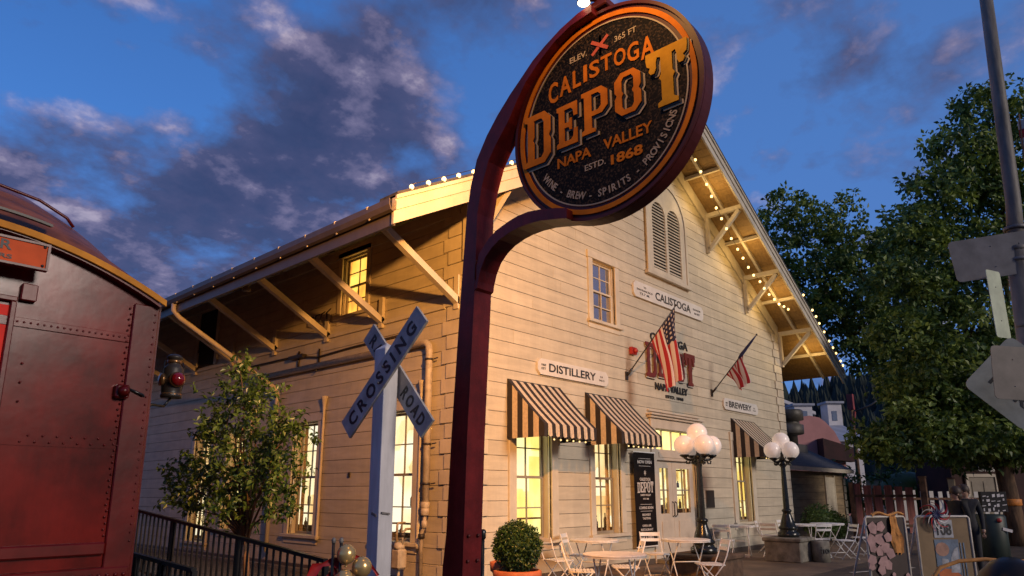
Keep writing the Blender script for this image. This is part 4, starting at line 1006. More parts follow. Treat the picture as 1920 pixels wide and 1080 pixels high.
# ================================================================== railroad crossing sign
cb = thing('crossing_sign', 'grey railroad crossing crossbuck nailed to a white square wooden post', 'sign', (3.42, 4.45, 0))
b = MB(); hw = .07; pc = Vector((3.47, 4.545, 0))
lp = [(-hw,-hw),(hw,-hw),(hw,hw),(-hw,hw)]
vs = [pc+Vector((u, v, z)) for z in (0, 2.76) for u, v in lp]+[pc+Vector((0,0,2.82))]
b.add(vs, [(0,1,5,4),(1,2,6,5),(2,3,7,6),(3,0,4,7),(4,5,8),(5,6,8),(6,7,8),(7,4,8)]); pw = b.build('post', 'white_post', cb)
bv = pw.modifiers.new('b', 'BEVEL'); bv.width = .006; bv.segments = 2
def blade(mid, ang, words, label, Lb, Wb=.19):
    u = Vector((0, -math.cos(ang), math.sin(ang))); v = Vector((0, math.sin(ang), math.cos(ang)))
    Mx = plane(mid, u, v); b = MB()
    b.prism([(-Lb/2,-Wb/2),(Lb/2,-Wb/2),(Lb/2,Wb/2),(-Lb/2,Wb/2)], lambda p, q, s: tuple(Mx @ Vector((p, q, -.022+.022*s))))
    o = b.build('blade', 'grey_board', cb, label); d = MB()
    for tx, x0, x1 in words: put_text(d, Mx, tx, x0, x1, -.055, .055, .003, .001, .025, spacing=1.5)
    d.build('lettering', 'letter_black', o)
blade(Vector((3.385, 4.487, 2.539)), R(42.1), [('CROSSING', -.55, .53)], 'blade reading CROSSING rising to the right', 1.27)
blade(Vector((3.563, 4.534, 2.537)), R(-47.8), [('RAIL', -.52, -.16), ('ROAD', .16, .54)], 'blade reading RAIL ROAD falling to the right', 1.22)
k = MB()
for z in (2.60, 2.47): k.ball((3.384, 4.50+(2.54-z)*.4, z), .013, 8)
k.bar((3.50,4.47,1.435),(3.42,4.47,1.445),.02,.014); k.bar((3.398,4.50,1.42),(3.398,4.56,1.44),.012,.02); k.build('bolt', 'pole_grey', cb)

# ================================================================== dark red railway carriage (its end faces the street)
tr = thing('railway_carriage', 'dark red riveted railway carriage standing with its end towards the street', 'railway carriage', (.85, 6.5, 0))
CX, HW, YT, YTB = .85, 1.49, 6.5, 26.0
def arc(x, rise, edge=3.27, p=2.0): return edge+rise*(1-abs((x-CX)/HW)**p)
b = MB()
pts = [(CX-HW,1.0),(CX+HW,1.0)]+[(CX+HW-2*HW*i/16, arc(CX+HW-2*HW*i/16, .40)) for i in range(17)]
b.prism(pts, lambda u, w, s: (u, YT if s == 0 else YT+.06, w)); b.build('end_wall', 'train_red', tr)
b = MB(); b.box(CX+HW-.05, CX+HW, YT+.061, YTB, 1.0, 3.28); b.box(CX-HW, CX-HW+.05, YT+.061, YTB, 1.0, 3.28); b.box(CX-HW, CX+HW, YTB, YTB+.05, 1.0, 3.3); b.build('body', 'train_dark_red', tr)
# corner post, sill, belt rail
b = MB(); b.bbox(CX+HW-.20, CX+HW+.014, YT-.028, YT-.001, .62, 3.25, .008); b.bbox(CX+HW+.0145, CX+HW+.032, YT-.012, YT+.12, .62, 3.25, .006); b.build('corner_post', 'train_dark_red', tr)
b = MB(); b.bbox(CX-HW, CX+HW-.205, YT-.05, YT-.001, 1.10, 1.20, .012); b.bbox(CX-HW, CX+HW-.0, YT-.035, YT+.3, .62, .998, .01); b.build('sill', 'train_dark_red', tr)
b = MB(); b.bbox(CX-HW, CX+HW-.205, YT-.012, YT-.001, 2.89, 2.965, .003); b.bbox(CX+.42, CX+HW-.205, YT-.006, YT-.001, 1.96, 2.07, .002); b.build('belt_rail', 'train_red', tr)
rv = MB()
def rivet(x, z, r=.0095): rv.lathe([(r,0),(r*.9,-r*.5),(r*.4,-r*.8)], (x, YT-.012, z), 8, axis='Y')
for i in range(18):
    rivet(1.30+i*.047, 2.93)
for i in range(15): rivet(1.44+i*.05, 2.04 if i % 2 else 1.99)
for i in range(40): rivet(CX+HW-.215-.012*(i % 2), 1.25+i*.05, .010)
for i in range(30):
    rv.lathe([(.010,0),(.008,-.007),(.003,-.009)], (CX+HW-.02, YT-.029, 1.2+i*.068), 6, axis='Y')
for i in range(22): rv.lathe([(.018,0),(.016,-.012),(.006,-.018)], (1.0+i*.062, YT-.036, .935), 8, axis='Y')
for z in (3.2, 3.1, 2.6, 2.45, 2.3): rivet(1.36+.03*(3.2-z), z)
rv.build('rivets', 'train_dark_red', tr)
# roof: hooded end that swells back to the full roof
b = MB(); secs = [(YT-.10,.40,3.275,2.0),(YT-.02,.50,3.31,2.1),(YT+.35,.78,3.33,2.3),(YT+.9,1.02,3.35,2.5),(YT+1.6,1.14,3.36,2.6),(YTB+.1,1.16,3.36,2.6)]
n = 40; vs = []
for yy, rise, edge, p in secs:
    for i in range(n+1):
        x = CX-(HW+.03)+2*(HW+.03)*i/n; vs.append((x, yy, edge+rise*(1-min(1, abs((x-CX)/(HW+.03)))**p)))
b.add(vs, [(j*(n+1)+i, j*(n+1)+i+1, (j+1)*(n+1)+i+1, (j+1)*(n+1)+i) for j in range(len(secs)-1) for i in range(n)], 0, True); rf2 = b.build('roof', 'train_roof', tr)
b = MB(); vs = []
for i in range(n+1):
    x = CX-(HW+.035)+2*(HW+.035)*i/n; z = 3.275+.40*(1-min(1, abs((x-CX)/(HW+.035)))**2)
    vs += [(x,YT-.105,z-.03),(x,YT-.115,z-.025),(x,YT-.115,z+.03),(x,YT-.09,z+.035)]
b.add(vs, [(4*i+q, 4*i+4+q, 4*i+4+(q+1)%4, 4*i+(q+1)%4) for i in range(n) for q in range(4)]); b.build('drip_moulding', 'train_gold', rf2)
b = MB(); vs = []
for i in range(n+1):
    x = CX-HW+2*HW*i/n; z = arc(x, .40)
    vs += [(x,YT-.002,z-.04),(x,YT-.09,z-.035),(x,YT-.09,z-.01),(x,YT-.002,z-.005)]
b.add(vs, [(4*i+q, 4*i+4+q, 4*i+4+(q+1)%4, 4*i+(q+1)%4) for i in range(n) for q in range(4)]); b.build('eave_lip', 'train_dark_red', rf2)
def rz_(x, j):
    yy, rise, edge, p = secs[j]; return edge+rise*(1-min(1, abs((x-CX)/(HW+.03)))**p)
b = MB(); b.tube([(.2,YT+.36,rz_(.2,2)+.07),(.9,YT+.36,rz_(.9,2)+.07),(1.4,YT+.36,rz_(1.4,2)+.07),(1.62,YT+.36,rz_(1.62,2)+.06),(1.68,YT+.36,rz_(1.68,2)+.02)], .014, 6); b.build('grab_rail', 'train_dark_red', rf2)
b = MB(); vs = []
for i in range(13):
    x = .2+i*.1; z = 3.275+.40*(1-abs((x-CX)/(HW+.035))**2)+.10
    vs += [(x,YT-.12,z),(x,YT-.21,z-.02),(x,YT-.21,z+.0),(x,YT-.11,z+.025)]
b.add(vs, [(4*i+q, 4*i+4+q, 4*i+4+(q+1)%4, 4*i+(q+1)%4) for i in range(12) for q in range(4)]); b.build('rain_strip', 'bronze_dark', rf2)
# door beside it, number bracket, lamp bracket
b = MB(); b.box(CX-.40, 1.235, YT-.008, YT-.002, 1.2, 3.05); b.build('end_door', 'train_bright_red', tr)
b = MB(); b.bbox(1.236, 1.275, YT-.05, YT-.013, 1.2, 3.08, .006); b.bbox(CX-.44, 1.275, YT-.05, YT-.013, 3.081, 3.12, .006); b.build('door_jamb', 'train_dark_red', tr)
b = MB(); b.bbox(1.29, 1.40, YT-.06, YT-.001, 3.10, 3.24, .008); b.build('sign_bracket', 'train_dark_red', tr)
b = MB(); b.bbox(2.06, 2.17, YT-.075, YT-.001, 2.39, 2.51, .015); b.lathe([(.04,0),(.05,-.02),(.03,-.05),(.01,-.06)], (2.115,YT-.076,2.45), 10, axis='Y'); b.build('lamp_socket', 'train_dark_red', tr)
b = MB(); b.tube([(2.17,YT-.03,2.48),(2.28,YT-.05,2.44),(2.40,YT+.1,2.38),(2.62,YT+.34,2.40)], .012, 6); b.tube([(2.18,YT-.02,2.40),(2.40,YT+.05,2.36)], .010, 6); b.build('lamp_bracket', 'black_metal', tr)
b = MB(); b.bbox(CX+HW-.6, CX+HW, YT-.25, YT-.04, .55, .70, .01); b.bbox(CX-.6, CX+HW-.1, YT+.2, YTB, .3, .6, .02); b.build('underframe', 'black_metal', tr)
for yy in (7.4, 9.2, 22.5, 24.3):
    for xx in (CX-.75, CX+.75):
        b = MB(); b.lathe([(.08,-.05),(.40,-.05),(.46,.0),(.40,.06),(.08,.06)], (xx, yy, .35), 20, axis='X'); b.build('wheel', 'black_metal', tr)
t = thing('carriage_name_sign', 'orange name sign with dark lettering over the end door of the carriage', 'sign', (.9, YT-.1, 3.33))
b = MB(); b.bbox(.20, 1.395, YT-.22, YT-.17, 3.335, 3.535, .012); b.build('board', 'train_orange', t)
b = MB(); x0, x1, y, z0, z1 = .19, 1.405, YT-.23, 3.325, 3.545
for a in ((x0,x1,z0,z0+.018),(x0,x1,z1-.018,z1),(x0,x0+.018,z0+.0185,z1-.0185),(x1-.018,x1,z0+.0185,z1-.0185)): b.box(a[0], a[1], y-.0, y+.065, a[2], a[3])
b.build('frame', 'train_dark_red', t)
d = MB(); Mt = plane((0, YT-.2205, 0), (1,0,0), (0,0,1)); put_text(d, Mt, 'R', 1.075, 1.15, 3.435, 3.515, .003, .001, .02); put_text(d, Mt, 'RS', 1.075, 1.16, 3.365, 3.40, .003, .001, .02); d.build('lettering', 'letter_black', t)
d = MB()
for x, z in ((1.365,3.515),(1.365,3.36)): d.ball((x,YT-.222,z), .012, 8)
d.build('screws', 'letter_black', t)
# marker lantern
t = thing('marker_lantern', 'old round railway marker lantern with a red lens at the corner of the carriage', 'lantern', (2.70, 6.90, 2.45))
b = MB(); b.lathe([(.11,2.50),(.115,2.53),(.10,2.56),(.105,2.58),(.105,2.83),(.09,2.86),(.06,2.90),(.06,2.94),(.085,2.955),(.085,2.975),(.05,3.0),(.01,3.01)], (2.70,6.90,0), 18); b.build('body', 'brass', t).data.materials[0] = MAT['bronze_dark']
b = MB(); b.lathe([(.087,.0),(.09,-.03),(.085,-.05)], (2.70,6.80,2.70), 16, axis='Y'); b.build('lens_ring', 'brass', t)
b = MB(); b.lathe([(.083,.0),(.07,-.03),(.04,-.055),(.005,-.062)], (2.70,6.752,2.70), 16, axis='Y'); b.build('lens', 'red_glass', t)
b = MB(); b.lathe([(.07,.0),(.072,-.03),(.01,-.04)], (2.595,6.90,2.70), 16, axis='X'); b.lathe([(.05,2.895),(.075,2.905),(.075,2.93),(.05,2.94)], (2.70,6.90,0), 16); b.lathe([(.108,2.52),(.112,2.535),(.108,2.55)], (2.70,6.90,0), 16); b.build('bands', 'brass', t)
b = MB(); b.tube([(2.60,6.9,2.52),(2.575,6.9,2.7),(2.60,6.9,2.92)], .007, 6); b.tube([(2.80,6.9,2.52),(2.825,6.9,2.7),(2.80,6.9,2.92)], .007, 6); b.tube([(2.62,6.86,2.40),(2.70,6.9,2.50)], .014, 6); b.build('bail', 'black_metal', t); t.scale = (.85, .85, .85)

# ================================================================== ramp railing
def railing(x, ya, yb, za, zb, label, h=.80, n=38):
    t = thing('ramp_railing', label, 'railing', (x, ya, za-h)); zz = lambda y: za+(zb-za)*(y-ya)/(yb-ya)
    b = MB(); b.bar((x,ya,za),(x,yb,zb),.045,.035); b.bar((x,ya,za-h+.08),(x,yb,zb-h+.08),.03,.03); b.build('rails', 'black_metal', t)
    b = MB()
    for i in range(n+1):
        y = ya+(yb-ya)*i/n; b.bar((x,y,zz(y)-h+.08),(x,y,zz(y)-.01),.018,.018,(1,0,0))
    b.build('balusters', 'black_metal', t)
    for i in range(4):
        y = ya+(yb-ya)*i/3; b = MB(); b.bar((x,y,zz(y)-h-.05),(x,y,zz(y)-.005),.045,.045,(1,0,0)); b.build('post', 'black_metal', t)
railing(3.70, 5.62, 10.6, 0.995, 1.40, 'black metal railing of upright bars along the ramp beside the depot')
railing(2.75, 6.15, 8.1, 0.95, 1.03, 'short black railing on the near side of the ramp below the carriage corner', .75, 16)
b = MB(); b.add([(2.6,5.5,0.0),(3.9,5.5,0.0),(3.9,10.8,.42),(2.6,10.8,.42),(2.6,24,.42),(3.9,24,.42),(2.6,5.5,-.1),(3.9,5.5,-.1),(3.9,24,-.1),(2.6,24,-.1)],
                [(0,1,2,3),(3,2,5,4),(0,6,7,1),(1,7,8,5,2),(0,3,4,9,6),(4,5,8,9)]); tag(b.build('ramp', 'concrete'), kind='structure')
b = MB(); 
for x in (.13, 1.57): b.box(x-.035, x+.035, 2, 28, -.0, .10)
tag(b.build('rail_track', 'pole_grey'), kind='structure')

# ================================================================== balloons, red bow, little posts by the crossing sign
for i, (c, r, lb) in enumerate((((2.755,3.95,1.205), .062, 'gold balloon on top of the little cluster by the white post'), ((2.83,3.88,1.125), .064, 'gold balloon nearest the white crossing post'), ((2.715,3.90,1.06), .056, 'gold balloon lowest in the cluster at the frame edge'))):
    t = thing('balloon', lb, 'balloon', c, 'gold balloons by the crossing sign')
    b = MB(); b.ball(c, r, 20, 0, 1.06); b.build('skin', 'balloon_gold', t)
    b = MB(); b.lathe([(.004,0),(.010,-.012),(.003,-.014)], (c[0], c[1], c[2]-r*1.05), 8); b.build('knot', 'balloon_gold', t)
t = thing('red_bow', 'crumpled red cloth bow tied behind the gold balloons', 'bow', (2.68, 4.05, 1.05))
b = MB()
def ribbon(pts, w, mbx):
    vs = []
    for i, p in enumerate(pts):
        p = Vector(p); a = Vector((.35*math.sin(i*1.7), .2, 1)).normalized()*w*(.6+.4*math.sin(i*2.1+1)); vs += [p-a, p+a*.2+Vector((.02*math.sin(i*3),.02,0)), p+a]
    mbx.add(vs, [(3*i+q,3*i+3+q,3*i+4+q,3*i+1+q) for i in range(len(pts)-1) for q in (0,1)], 0, True)
ribbon([(2.76,4.0,1.14),(2.70,4.03,1.16),(2.65,4.06,1.14),(2.61,4.09,1.11),(2.57,4.11,1.05),(2.52,4.15,1.0),(2.49,4.17,.92)], .045, b)
ribbon([(2.76,4.0,1.16),(2.82,3.97,1.19),(2.87,3.93,1.17),(2.92,3.89,1.12),(2.96,3.86,1.05)], .03, b)
ribbon([(2.74,4.02,1.12),(2.68,4.03,1.07),(2.63,4.05,1.0),(2.60,4.07,.92)], .04, b); b.build('cloth', 'bow_red', t)
for dx, lb in ((0, 'thin black metal stake left of the pair behind the balloons'), (.035, 'thin black metal stake right of the pair behind the balloons')):
    t = thing('metal_stake', lb, 'stake', (2.70+dx, 4.02-dx, 0)); b = MB(); b.tube([(2.70+dx,4.02-dx,0),(2.70+dx,4.02-dx,1.29)], .010, 8); b.build('rod', 'black_metal', t); b = MB(); b.lathe([(.013,1.275),(.014,1.30),(.006,1.31)], (2.70+dx,4.02-dx,0), 8); b.build('cap', 'pole_grey', t)
t = thing('barrier_post', 'thin black barrier post close to the right side of the red sign post', 'post', (4.48, 4.40, 0))
b = MB(); b.tube([(4.48,4.40,0),(4.48,4.40,1.24)], .018, 10); b.lathe([(.14,0),(.14,.02),(.02,.04)], (4.48,4.40,.0), 16); b.build('tube', 'black_metal', t)
b = MB(); b.lathe([(.022,1.2),(.03,1.21),(.03,1.27),(.02,1.285)], (4.48,4.40,0), 12); b.build('cap', 'black_metal', t)

# ================================================================== globe street lamps on stone blocks
def lamp_proto():
    t = thing('globe_lamp', '', 'street lamp', (0,0,0), 'five-globe street lamps')
    b = MB(); b.lathe([(.24,.0),(.25,.03),(.25,.10),(.21,.13),(.19,.17),(.22,.20),(.22,.23),(.18,.27),(.15,.38),(.105,.52),(.09,.58),(.115,.60),(.115,.63),(.085,.66)], (0,0,0), 16); b.build('base', 'lamp_iron', t)
    b = MB()
    prof = [(.075,.66),(.072,.9),(.055,1.65),(.07,1.67),(.07,1.70),(.045,1.73),(.045,1.80)]; n = 16; vs = []
    for r, z in prof:
        for k in range(n): vs.append(((r*(1-.10*(k % 2)))*math.cos(2*math.pi*k/n), (r*(1-.10*(k % 2)))*math.sin(2*math.pi*k/n), z))
    b.add(vs, [(i*n+k,i*n+(k+1)%n,(i+1)*n+(k+1)%n,(i+1)*n+k) for i in range(len(prof)-1) for k in range(n)])
    b.lathe([(.045,1.8),(.075,1.83),(.075,1.86),(.04,1.90),(.035,2.03),(.06,2.05),(.09,2.08),(.09,2.10),(.03,2.11)], (0,0,0), 14); b.build('shaft', 'lamp_iron', t)
    for q in range(4):
        a = math.pi/4+q*math.pi/2+.12; c, s = math.cos(a), math.sin(a); b = MB()
        b.tube([(c*r, s*r, z) for r, z in ((.04,1.86),(.10,1.80),(.17,1.78),(.24,1.79),(.29,1.83))], [.03,.028,.026,.026,.03], 8)
        b.tube([(c*r, s*r, z) for r, z in ((.17,1.78),(.20,1.71),(.25,1.71),(.26,1.76))], .016, 6); b.tube([(c*r, s*r, z) for r, z in ((.06,1.74),(.10,1.70),(.14,1.72),(.13,1.77))], .016, 6)
        b.lathe([(.03,1.82),(.085,1.85),(.095,1.875),(.07,1.89)], (c*.29,s*.29,0), 12); b.build('arm', 'lamp_iron', t)
        g = MB(); g.ball((c*.29, s*.29, 2.065), .20, 24); g.build('globe', 'globe_glass', t)
    g = MB(); g.ball((0,0,2.305), .205, 24); g.build('globe', 'globe_glass', t)
    return t
lp = lamp_proto()
lp.location = (12.78, 6.56, .45); lp['label'] = 'black five-globe street lamp directly in front of the double door'
dup(lp, (17.28, 6.62, .55), .2, 'black five-globe street lamp on the pale concrete block below the BREWERY window')
def block(x0, x1, y0, y1, h, m, label):
    t = thing('stone_block', label, 'stone block', ((x0+x1)/2, (y0+y1)/2, 0))
    b = MB(); b.bbox(x0, x1, y0, y1, .0, h-.09, .02); b.build('body', m, t)
    b = MB(); b.bbox(x0-.04, x1+.04, y0-.04, y1+.04, h-.088, h, .02); b.build('cap_slab', m, t)
block(12.28, 13.3, 6.02, 7.05, .45, 'brown_block', 'low brown stone block carrying the lamp in front of the door')
block(16.82, 17.72, 6.20, 7.05, .55, 'concrete', 'pale weathered concrete block carrying the farther lamp')
t = thing('round_bollard', 'squat round concrete bollard with dark marks beside the lamp block', 'bollard', (17.52, 5.98, 0))
b = MB(); b.lathe([(.20,0),(.20,.46),(.19,.48),(.01,.485)], (17.52,5.98,0), 20); b.build('drum', 'concrete', t)
d = MB(); put_text(d, plane((17.375,5.84,0), Vector((.8,-.6,0)), (0,0,1)), 'ho', -.10, .12, .20, .36, .02, .0, .02); d.build('marks', 'letter_black', t)  # dark letter-shaped marks on the drum

# ================================================================== white folding bistro tables and chairs
def table_proto():
    t = thing('bistro_table', '', 'table', (0,0,0), 'white bistro tables'); r = .44
    b = MB(); b.lathe([(.01,.752),(r-.015,.752),(r,.758),(r,.770),(r-.01,.776),(.01,.776)], (0,0,0), 40, smooth=False); b.build('tabletop', 'white_metal', t)
    b = MB()
    for k in range(40):
        a, c = 2*math.pi*k/40, 2*math.pi*(k+1)/40
        b.add([(r*math.cos(a)*.99,r*math.sin(a)*.99,.735),(r*math.cos(c)*.99,r*math.sin(c)*.99,.735),(r*math.cos(c)*.99,r*math.sin(c)*.99,.7515),(r*math.cos(a)*.99,r*math.sin(a)*.99,.7515)], [(0,1,2,3)])
    b.build('rim', 'white_metal', t)
    for sx in (-1, 1):
        for sy in (-1, 1):
            b = MB(); b.tube([(sx*.25, sy*.24, .74), (-sx*.27, sy*.26, .0)], .0115, 6); b.build('leg', 'white_metal', t)
    b = MB()
    for sx in (-1, 1): b.tube([(sx*.27, -.25, .02), (sx*.27, .25, .02)], .010, 6); b.tube([(sx*.25, -.24, .735), (sx*.25, .24, .735)], .010, 6)
    b.tube([(0,-.25,.38),(0,.25,.38)], .010, 6); b.build('stretcher', 'white_metal', t)
    return t
def chair_proto():          # faces +X; back at -X
    t = thing('folding_chair', '', 'chair', (0,0,0), 'white folding bistro chairs')
    b = MB()
    for i in range(7): b.bbox(-.16+i*.055, -.16+i*.055+.045, -.20, .20, .448, .460, .004)
    b.build('seat', 'white_metal', t)
    b = MB()
    for s in (-1, 1): b.tube([(-.17, s*.19, .442), (.22, s*.19, .442)], .009, 6)
    b.tube([(.22,-.19,.442),(.22,.19,.442)], .009, 6); b.build('seat_frame', 'white_metal', t)
    for z0, z1, x in ((.66,.715,-.235), (.76,.83,-.262)):
        b = MB(); vs = []
        for k in range(9):
            y = -.205+.41*k/8; cx = x-.02*(1-(y/.205)**2)
            vs += [(cx,y,z0),(cx+.010,y,z0),(cx-.012+.010,y,z1),(cx-.012,y,z1)]
        b.add(vs, [(4*i+q,4*i+4+q,4*i+4+(q+1)%4,4*i+(q+1)%4) for i in range(8) for q in range(4)]+[(3,2,1,0),(32,33,34,35)]); b.build('back_slat', 'white_metal', t)
    for s in (-1, 1):
        b = MB(); b.tube([(-.27, s*.205, .845), (-.20, s*.205, .60), (-.13, s*.20, .44), (.24, s*.20, .0)], .0105, 6); b.build('leg', 'white_metal', t)
        b = MB(); b.tube([(.20, s*.185, .44), (-.22, s*.185, .0)], .0105, 6); b.build('leg', 'white_metal', t)
    b = MB(); b.tube([(-.19,-.185,.03),(-.19,.185,.03)], .009, 6); b.tube([(.20,-.20,.04),(.20,.20,.04)], .009, 6); b.build('stretcher', 'white_metal', t)
    return t
tp, cp = table_proto(), chair_proto()
TB = [((8.30,5.60),.4,'round white folding table nearest the boxwood pot, at the front edge of the patio'),
      ((10.55,7.55),.2,'round white folding table against the wall between the two striped awnings'),
      ((11.75,6.38),.9,'round white folding table in front of the lamp by the door'),
      ((17.55,8.02),.3,'round white folding table under the lit BREWERY window'),
      ((19.25,7.05),.5,'round white folding table behind the farther lamp post'),
      ((20.3,6.7),1.1,'round white folding table outermost in the far group of chairs')]
for i, (p, rz, lb) in enumerate(TB):
    if i == 0: tp.location = (*p, 0); tp.rotation_euler = (0,0,rz); tp['label'] = lb
    else: dup(tp, (*p, 0), rz, lb)
CH = [((9.85,7.85),-.3,'white folding chair by the wall on the left of the farther table'),
      ((8.75,6.55),-.9,'white folding chair with its slatted back just left of the front table'),
      ((9.75,6.35),2.3,'white folding chair between the front table and the door table'),
      ((11.05,5.55),2.35,'white folding chair at the right edge of the door table, before the brown block'),
      ((10.9,8.2),-1.2,'white folding chair half hidden behind the table by the wall'),
      ((12.15,7.25),-2.2,'white folding chair behind the door table, facing the lamp'),
      ((16.6,7.95),.2,'white folding chair left of the table under the BREWERY window'),
      ((18.1,7.35),.0,'white folding chair standing close left of the farther lamp post'),
      ((18.55,6.35),.9,'white folding chair nearest the pale block in the far group'),
      ((18.6,5.75),2.4,'white folding chair in front of the far group, its crossed legs in full view'),
      ((20.1,5.75),2.6,'white folding chair on the right outside of the far group'),
      ((20.3,7.75),-1.6,'white folding chair behind the far tables near the dark shrub'),
      ((19.3,8.0),-1.3,'white folding chair between the far tables and the wall corner')]
for i, (p, rz, lb) in enumerate(CH):
    if i == 0: cp.location = (*p, 0); cp.rotation_euler = (0,0,rz); cp['label'] = lb
    else: dup(cp, (*p, 0), rz, lb)

# ================================================================== foliage helper
def leaves(mb, c, r, n, size, mi=0, flat=1.0, up=0.35, rng=random, shell=0.0, aspect=.5):
    c = Vector(c)
    for _ in range(n):
        while True:
            p = Vector((rng.uniform(-1,1), rng.uniform(-1,1), rng.uniform(-1,1)))
            if p.length <= 1 and p.length >= shell: break
        d = p.normalized() if p.length > 1e-3 else Vector((0,0,1))
        q = c+Vector((p.x*r, p.y*r, p.z*r*flat))
        ax = (d*.7+Vector((rng.gauss(0,.6), rng.gauss(0,.6), rng.gauss(0,.6)-.25))).normalized()
        nn = (d*(1-up)+Vector((rng.gauss(0,.5), rng.gauss(0,.5), up*1.5+rng.gauss(0,.4)))); nn = (nn-ax*nn.dot(ax))
        nn = nn.normalized() if nn.length > 1e-3 else ax.orthogonal().normalized()
        sd_ = ax.cross(nn); s = size*rng.uniform(.65, 1.25); w = s*aspect
        tip = q+ax*s; m1 = q+ax*s*.45+sd_*w*.5+nn*s*.06; m2 = q+ax*s*.45-sd_*w*.5+nn*s*.06; dr = nn*(-s*.08)
        mb.add([q, m1, tip+dr, m2], [(0,1,2,3)], mi)
def limb(mb, pts, r0, r1, n=7):
    m = len(pts); mb.tube(pts, [r0+(r1-r0)*i/(m-1) for i in range(m)], n)

# boxwood in its terracotta pot
px, py = 7.05, 6.28
t = thing('potted_boxwood', 'round clipped boxwood bush in a terracotta pot by the front corner', 'potted plant', (px, py, 0))
b = MB(); b.lathe([(.19,0),(.21,.02),(.27,.48),(.30,.50),(.315,.53),(.315,.60),(.29,.615),(.27,.60),(.26,.55),(.01,.55)], (px,py,0), 28); b.build('pot', 'terracotta', t)
b = MB(); b.lathe([(.265,.552),(.2,.57),(.01,.58)], (px,py,0), 18); b.build('soil', 'soil', t)
rg = random.Random(3); b = MB()
b.ball((px,py,.90), .235, 18); leaves(b, (px,py,.90), .315, 5200, .045, 0, 1.0, .2, rg, .62, .55); 
for _ in range(60):
    a = rg.uniform(0, 6.28); e = rg.uniform(-.2, 1.4); d = Vector((math.cos(a)*math.cos(e), math.sin(a)*math.cos(e), math.sin(e)))
    leaves(b, Vector((px,py,.90))+d*.315, .035, 9, .042, 0, 1, .2, rg, 0, .55)
b.build('foliage', 'leaf_box', t, fix=False)
t = thing('terracotta_pot', 'plain terracotta pot half hidden behind the boxwood pot', 'pot', (7.55, 6.75, 0))
b = MB(); b.lathe([(.17,0),(.26,.50),(.29,.52),(.30,.64),(.27,.65),(.25,.58),(.01,.56)], (7.55,6.85,0), 24); b.build('body', 'terracotta', t)
b = MB(); b.lathe([(.25,.565),(.01,.585)], (7.55,6.85,0), 16); b.build('soil', 'soil', t)
# two dark shrubs by the shed
for (x, y, r, h, lb) in ((23.6, 8.0, .55, .72, 'larger round dark shrub against the corner of the depot'), (25.2, 8.1, .48, .50, 'smaller dark shrub in front of the shed wall')):
    t = thing('dark_shrub', lb, 'shrub', (x, y, 0), 'dark shrubs by the shed'); b = MB(); b.ball((x,y,h), r*.72, 14, 0, .95); leaves(b, (x,y,h), r, 1500, .10, 0, .95, .2, rg, .5); b.build('foliage', 'leaf_dark', t, fix=False)
    b = MB(); limb(b, [(x,y,0),(x+.02,y,h*.5)], .06, .04); b.build('stem', 'bark', t)

# ================================================================== young tree in front of the side wall
rg = random.Random(11)
tx, ty = 5.0, 9.55
t = thing('young_tree', 'young leafy tree growing in front of the lit side windows', 'tree', (tx, ty, 0))
b = MB(); tips = []
limb(b, [(tx,ty,0),(tx+.02,ty+.02,.5),(tx,ty+.05,.95)], .05, .038)
def br(p, q, r0, r1, k=4):
    p, q = Vector(p), Vector(q); pts = [p]
    for i in range(1, k+1):
        f = i/k; pts.append(p.lerp(q, f)+Vector((rg.gauss(0,.03), rg.gauss(0,.03), .10*math.sin(f*math.pi))))
    limb(b, pts, r0, r1, 6); return pts
crown = []
for (dy, dx, z, rad) in ((.6,.05,3.15,.30),(.95,-.1,2.75,.34),(.25,.1,2.95,.36),(.65,.0,2.55,.5),(0.0,.1,2.35,.48),(1.25,.0,2.2,.42),(-.45,.1,2.15,.44),(.55,.1,1.95,.55),(-.1,-.1,1.7,.46),(1.3,.0,1.65,.40),(-.72,.0,1.82,.36),(1.9,.1,1.75,.30),(2.4,.1,1.95,.22),(2.1,.0,1.35,.24),(.75,.1,1.42,.42),(2.5,.0,1.6,.24),(2.75,.0,1.85,.16),(.3,-.1,1.35,.32),(.7,0,3.45,.20),(-.8,.05,2.45,.24),(-.55,.1,1.35,.28),(1.6,0,2.55,.2)):
    c = Vector((tx+dx, ty+dy, z)); s = Vector((tx, ty+.05, .8+rg.uniform(0,.25))); br(s, c, .022, .006); crown.append((c, rad))
b.build('trunk', 'bark', t)
lf = MB()
for c, rad in crown:
    for _ in range(int(24*rad/.35)):
        d = Vector((rg.gauss(0,1), rg.gauss(0,1), rg.gauss(0,1)))*.5*rad; a = c+d
        # a twig carrying paired leaves, arching upwards
        u = Vector((rg.gauss(0,.6), rg.gauss(0,.8), rg.uniform(.35,1.1))).normalized(); L_ = rg.uniform(.14,.30)
        for k in range(7):
            p = a+u*L_*k/6; leaves(lf, p, .015, 2, .095, 0, 1, .45, rg, 0, .5)
lf.build('crown', 'leaf_young', t, fix=False)

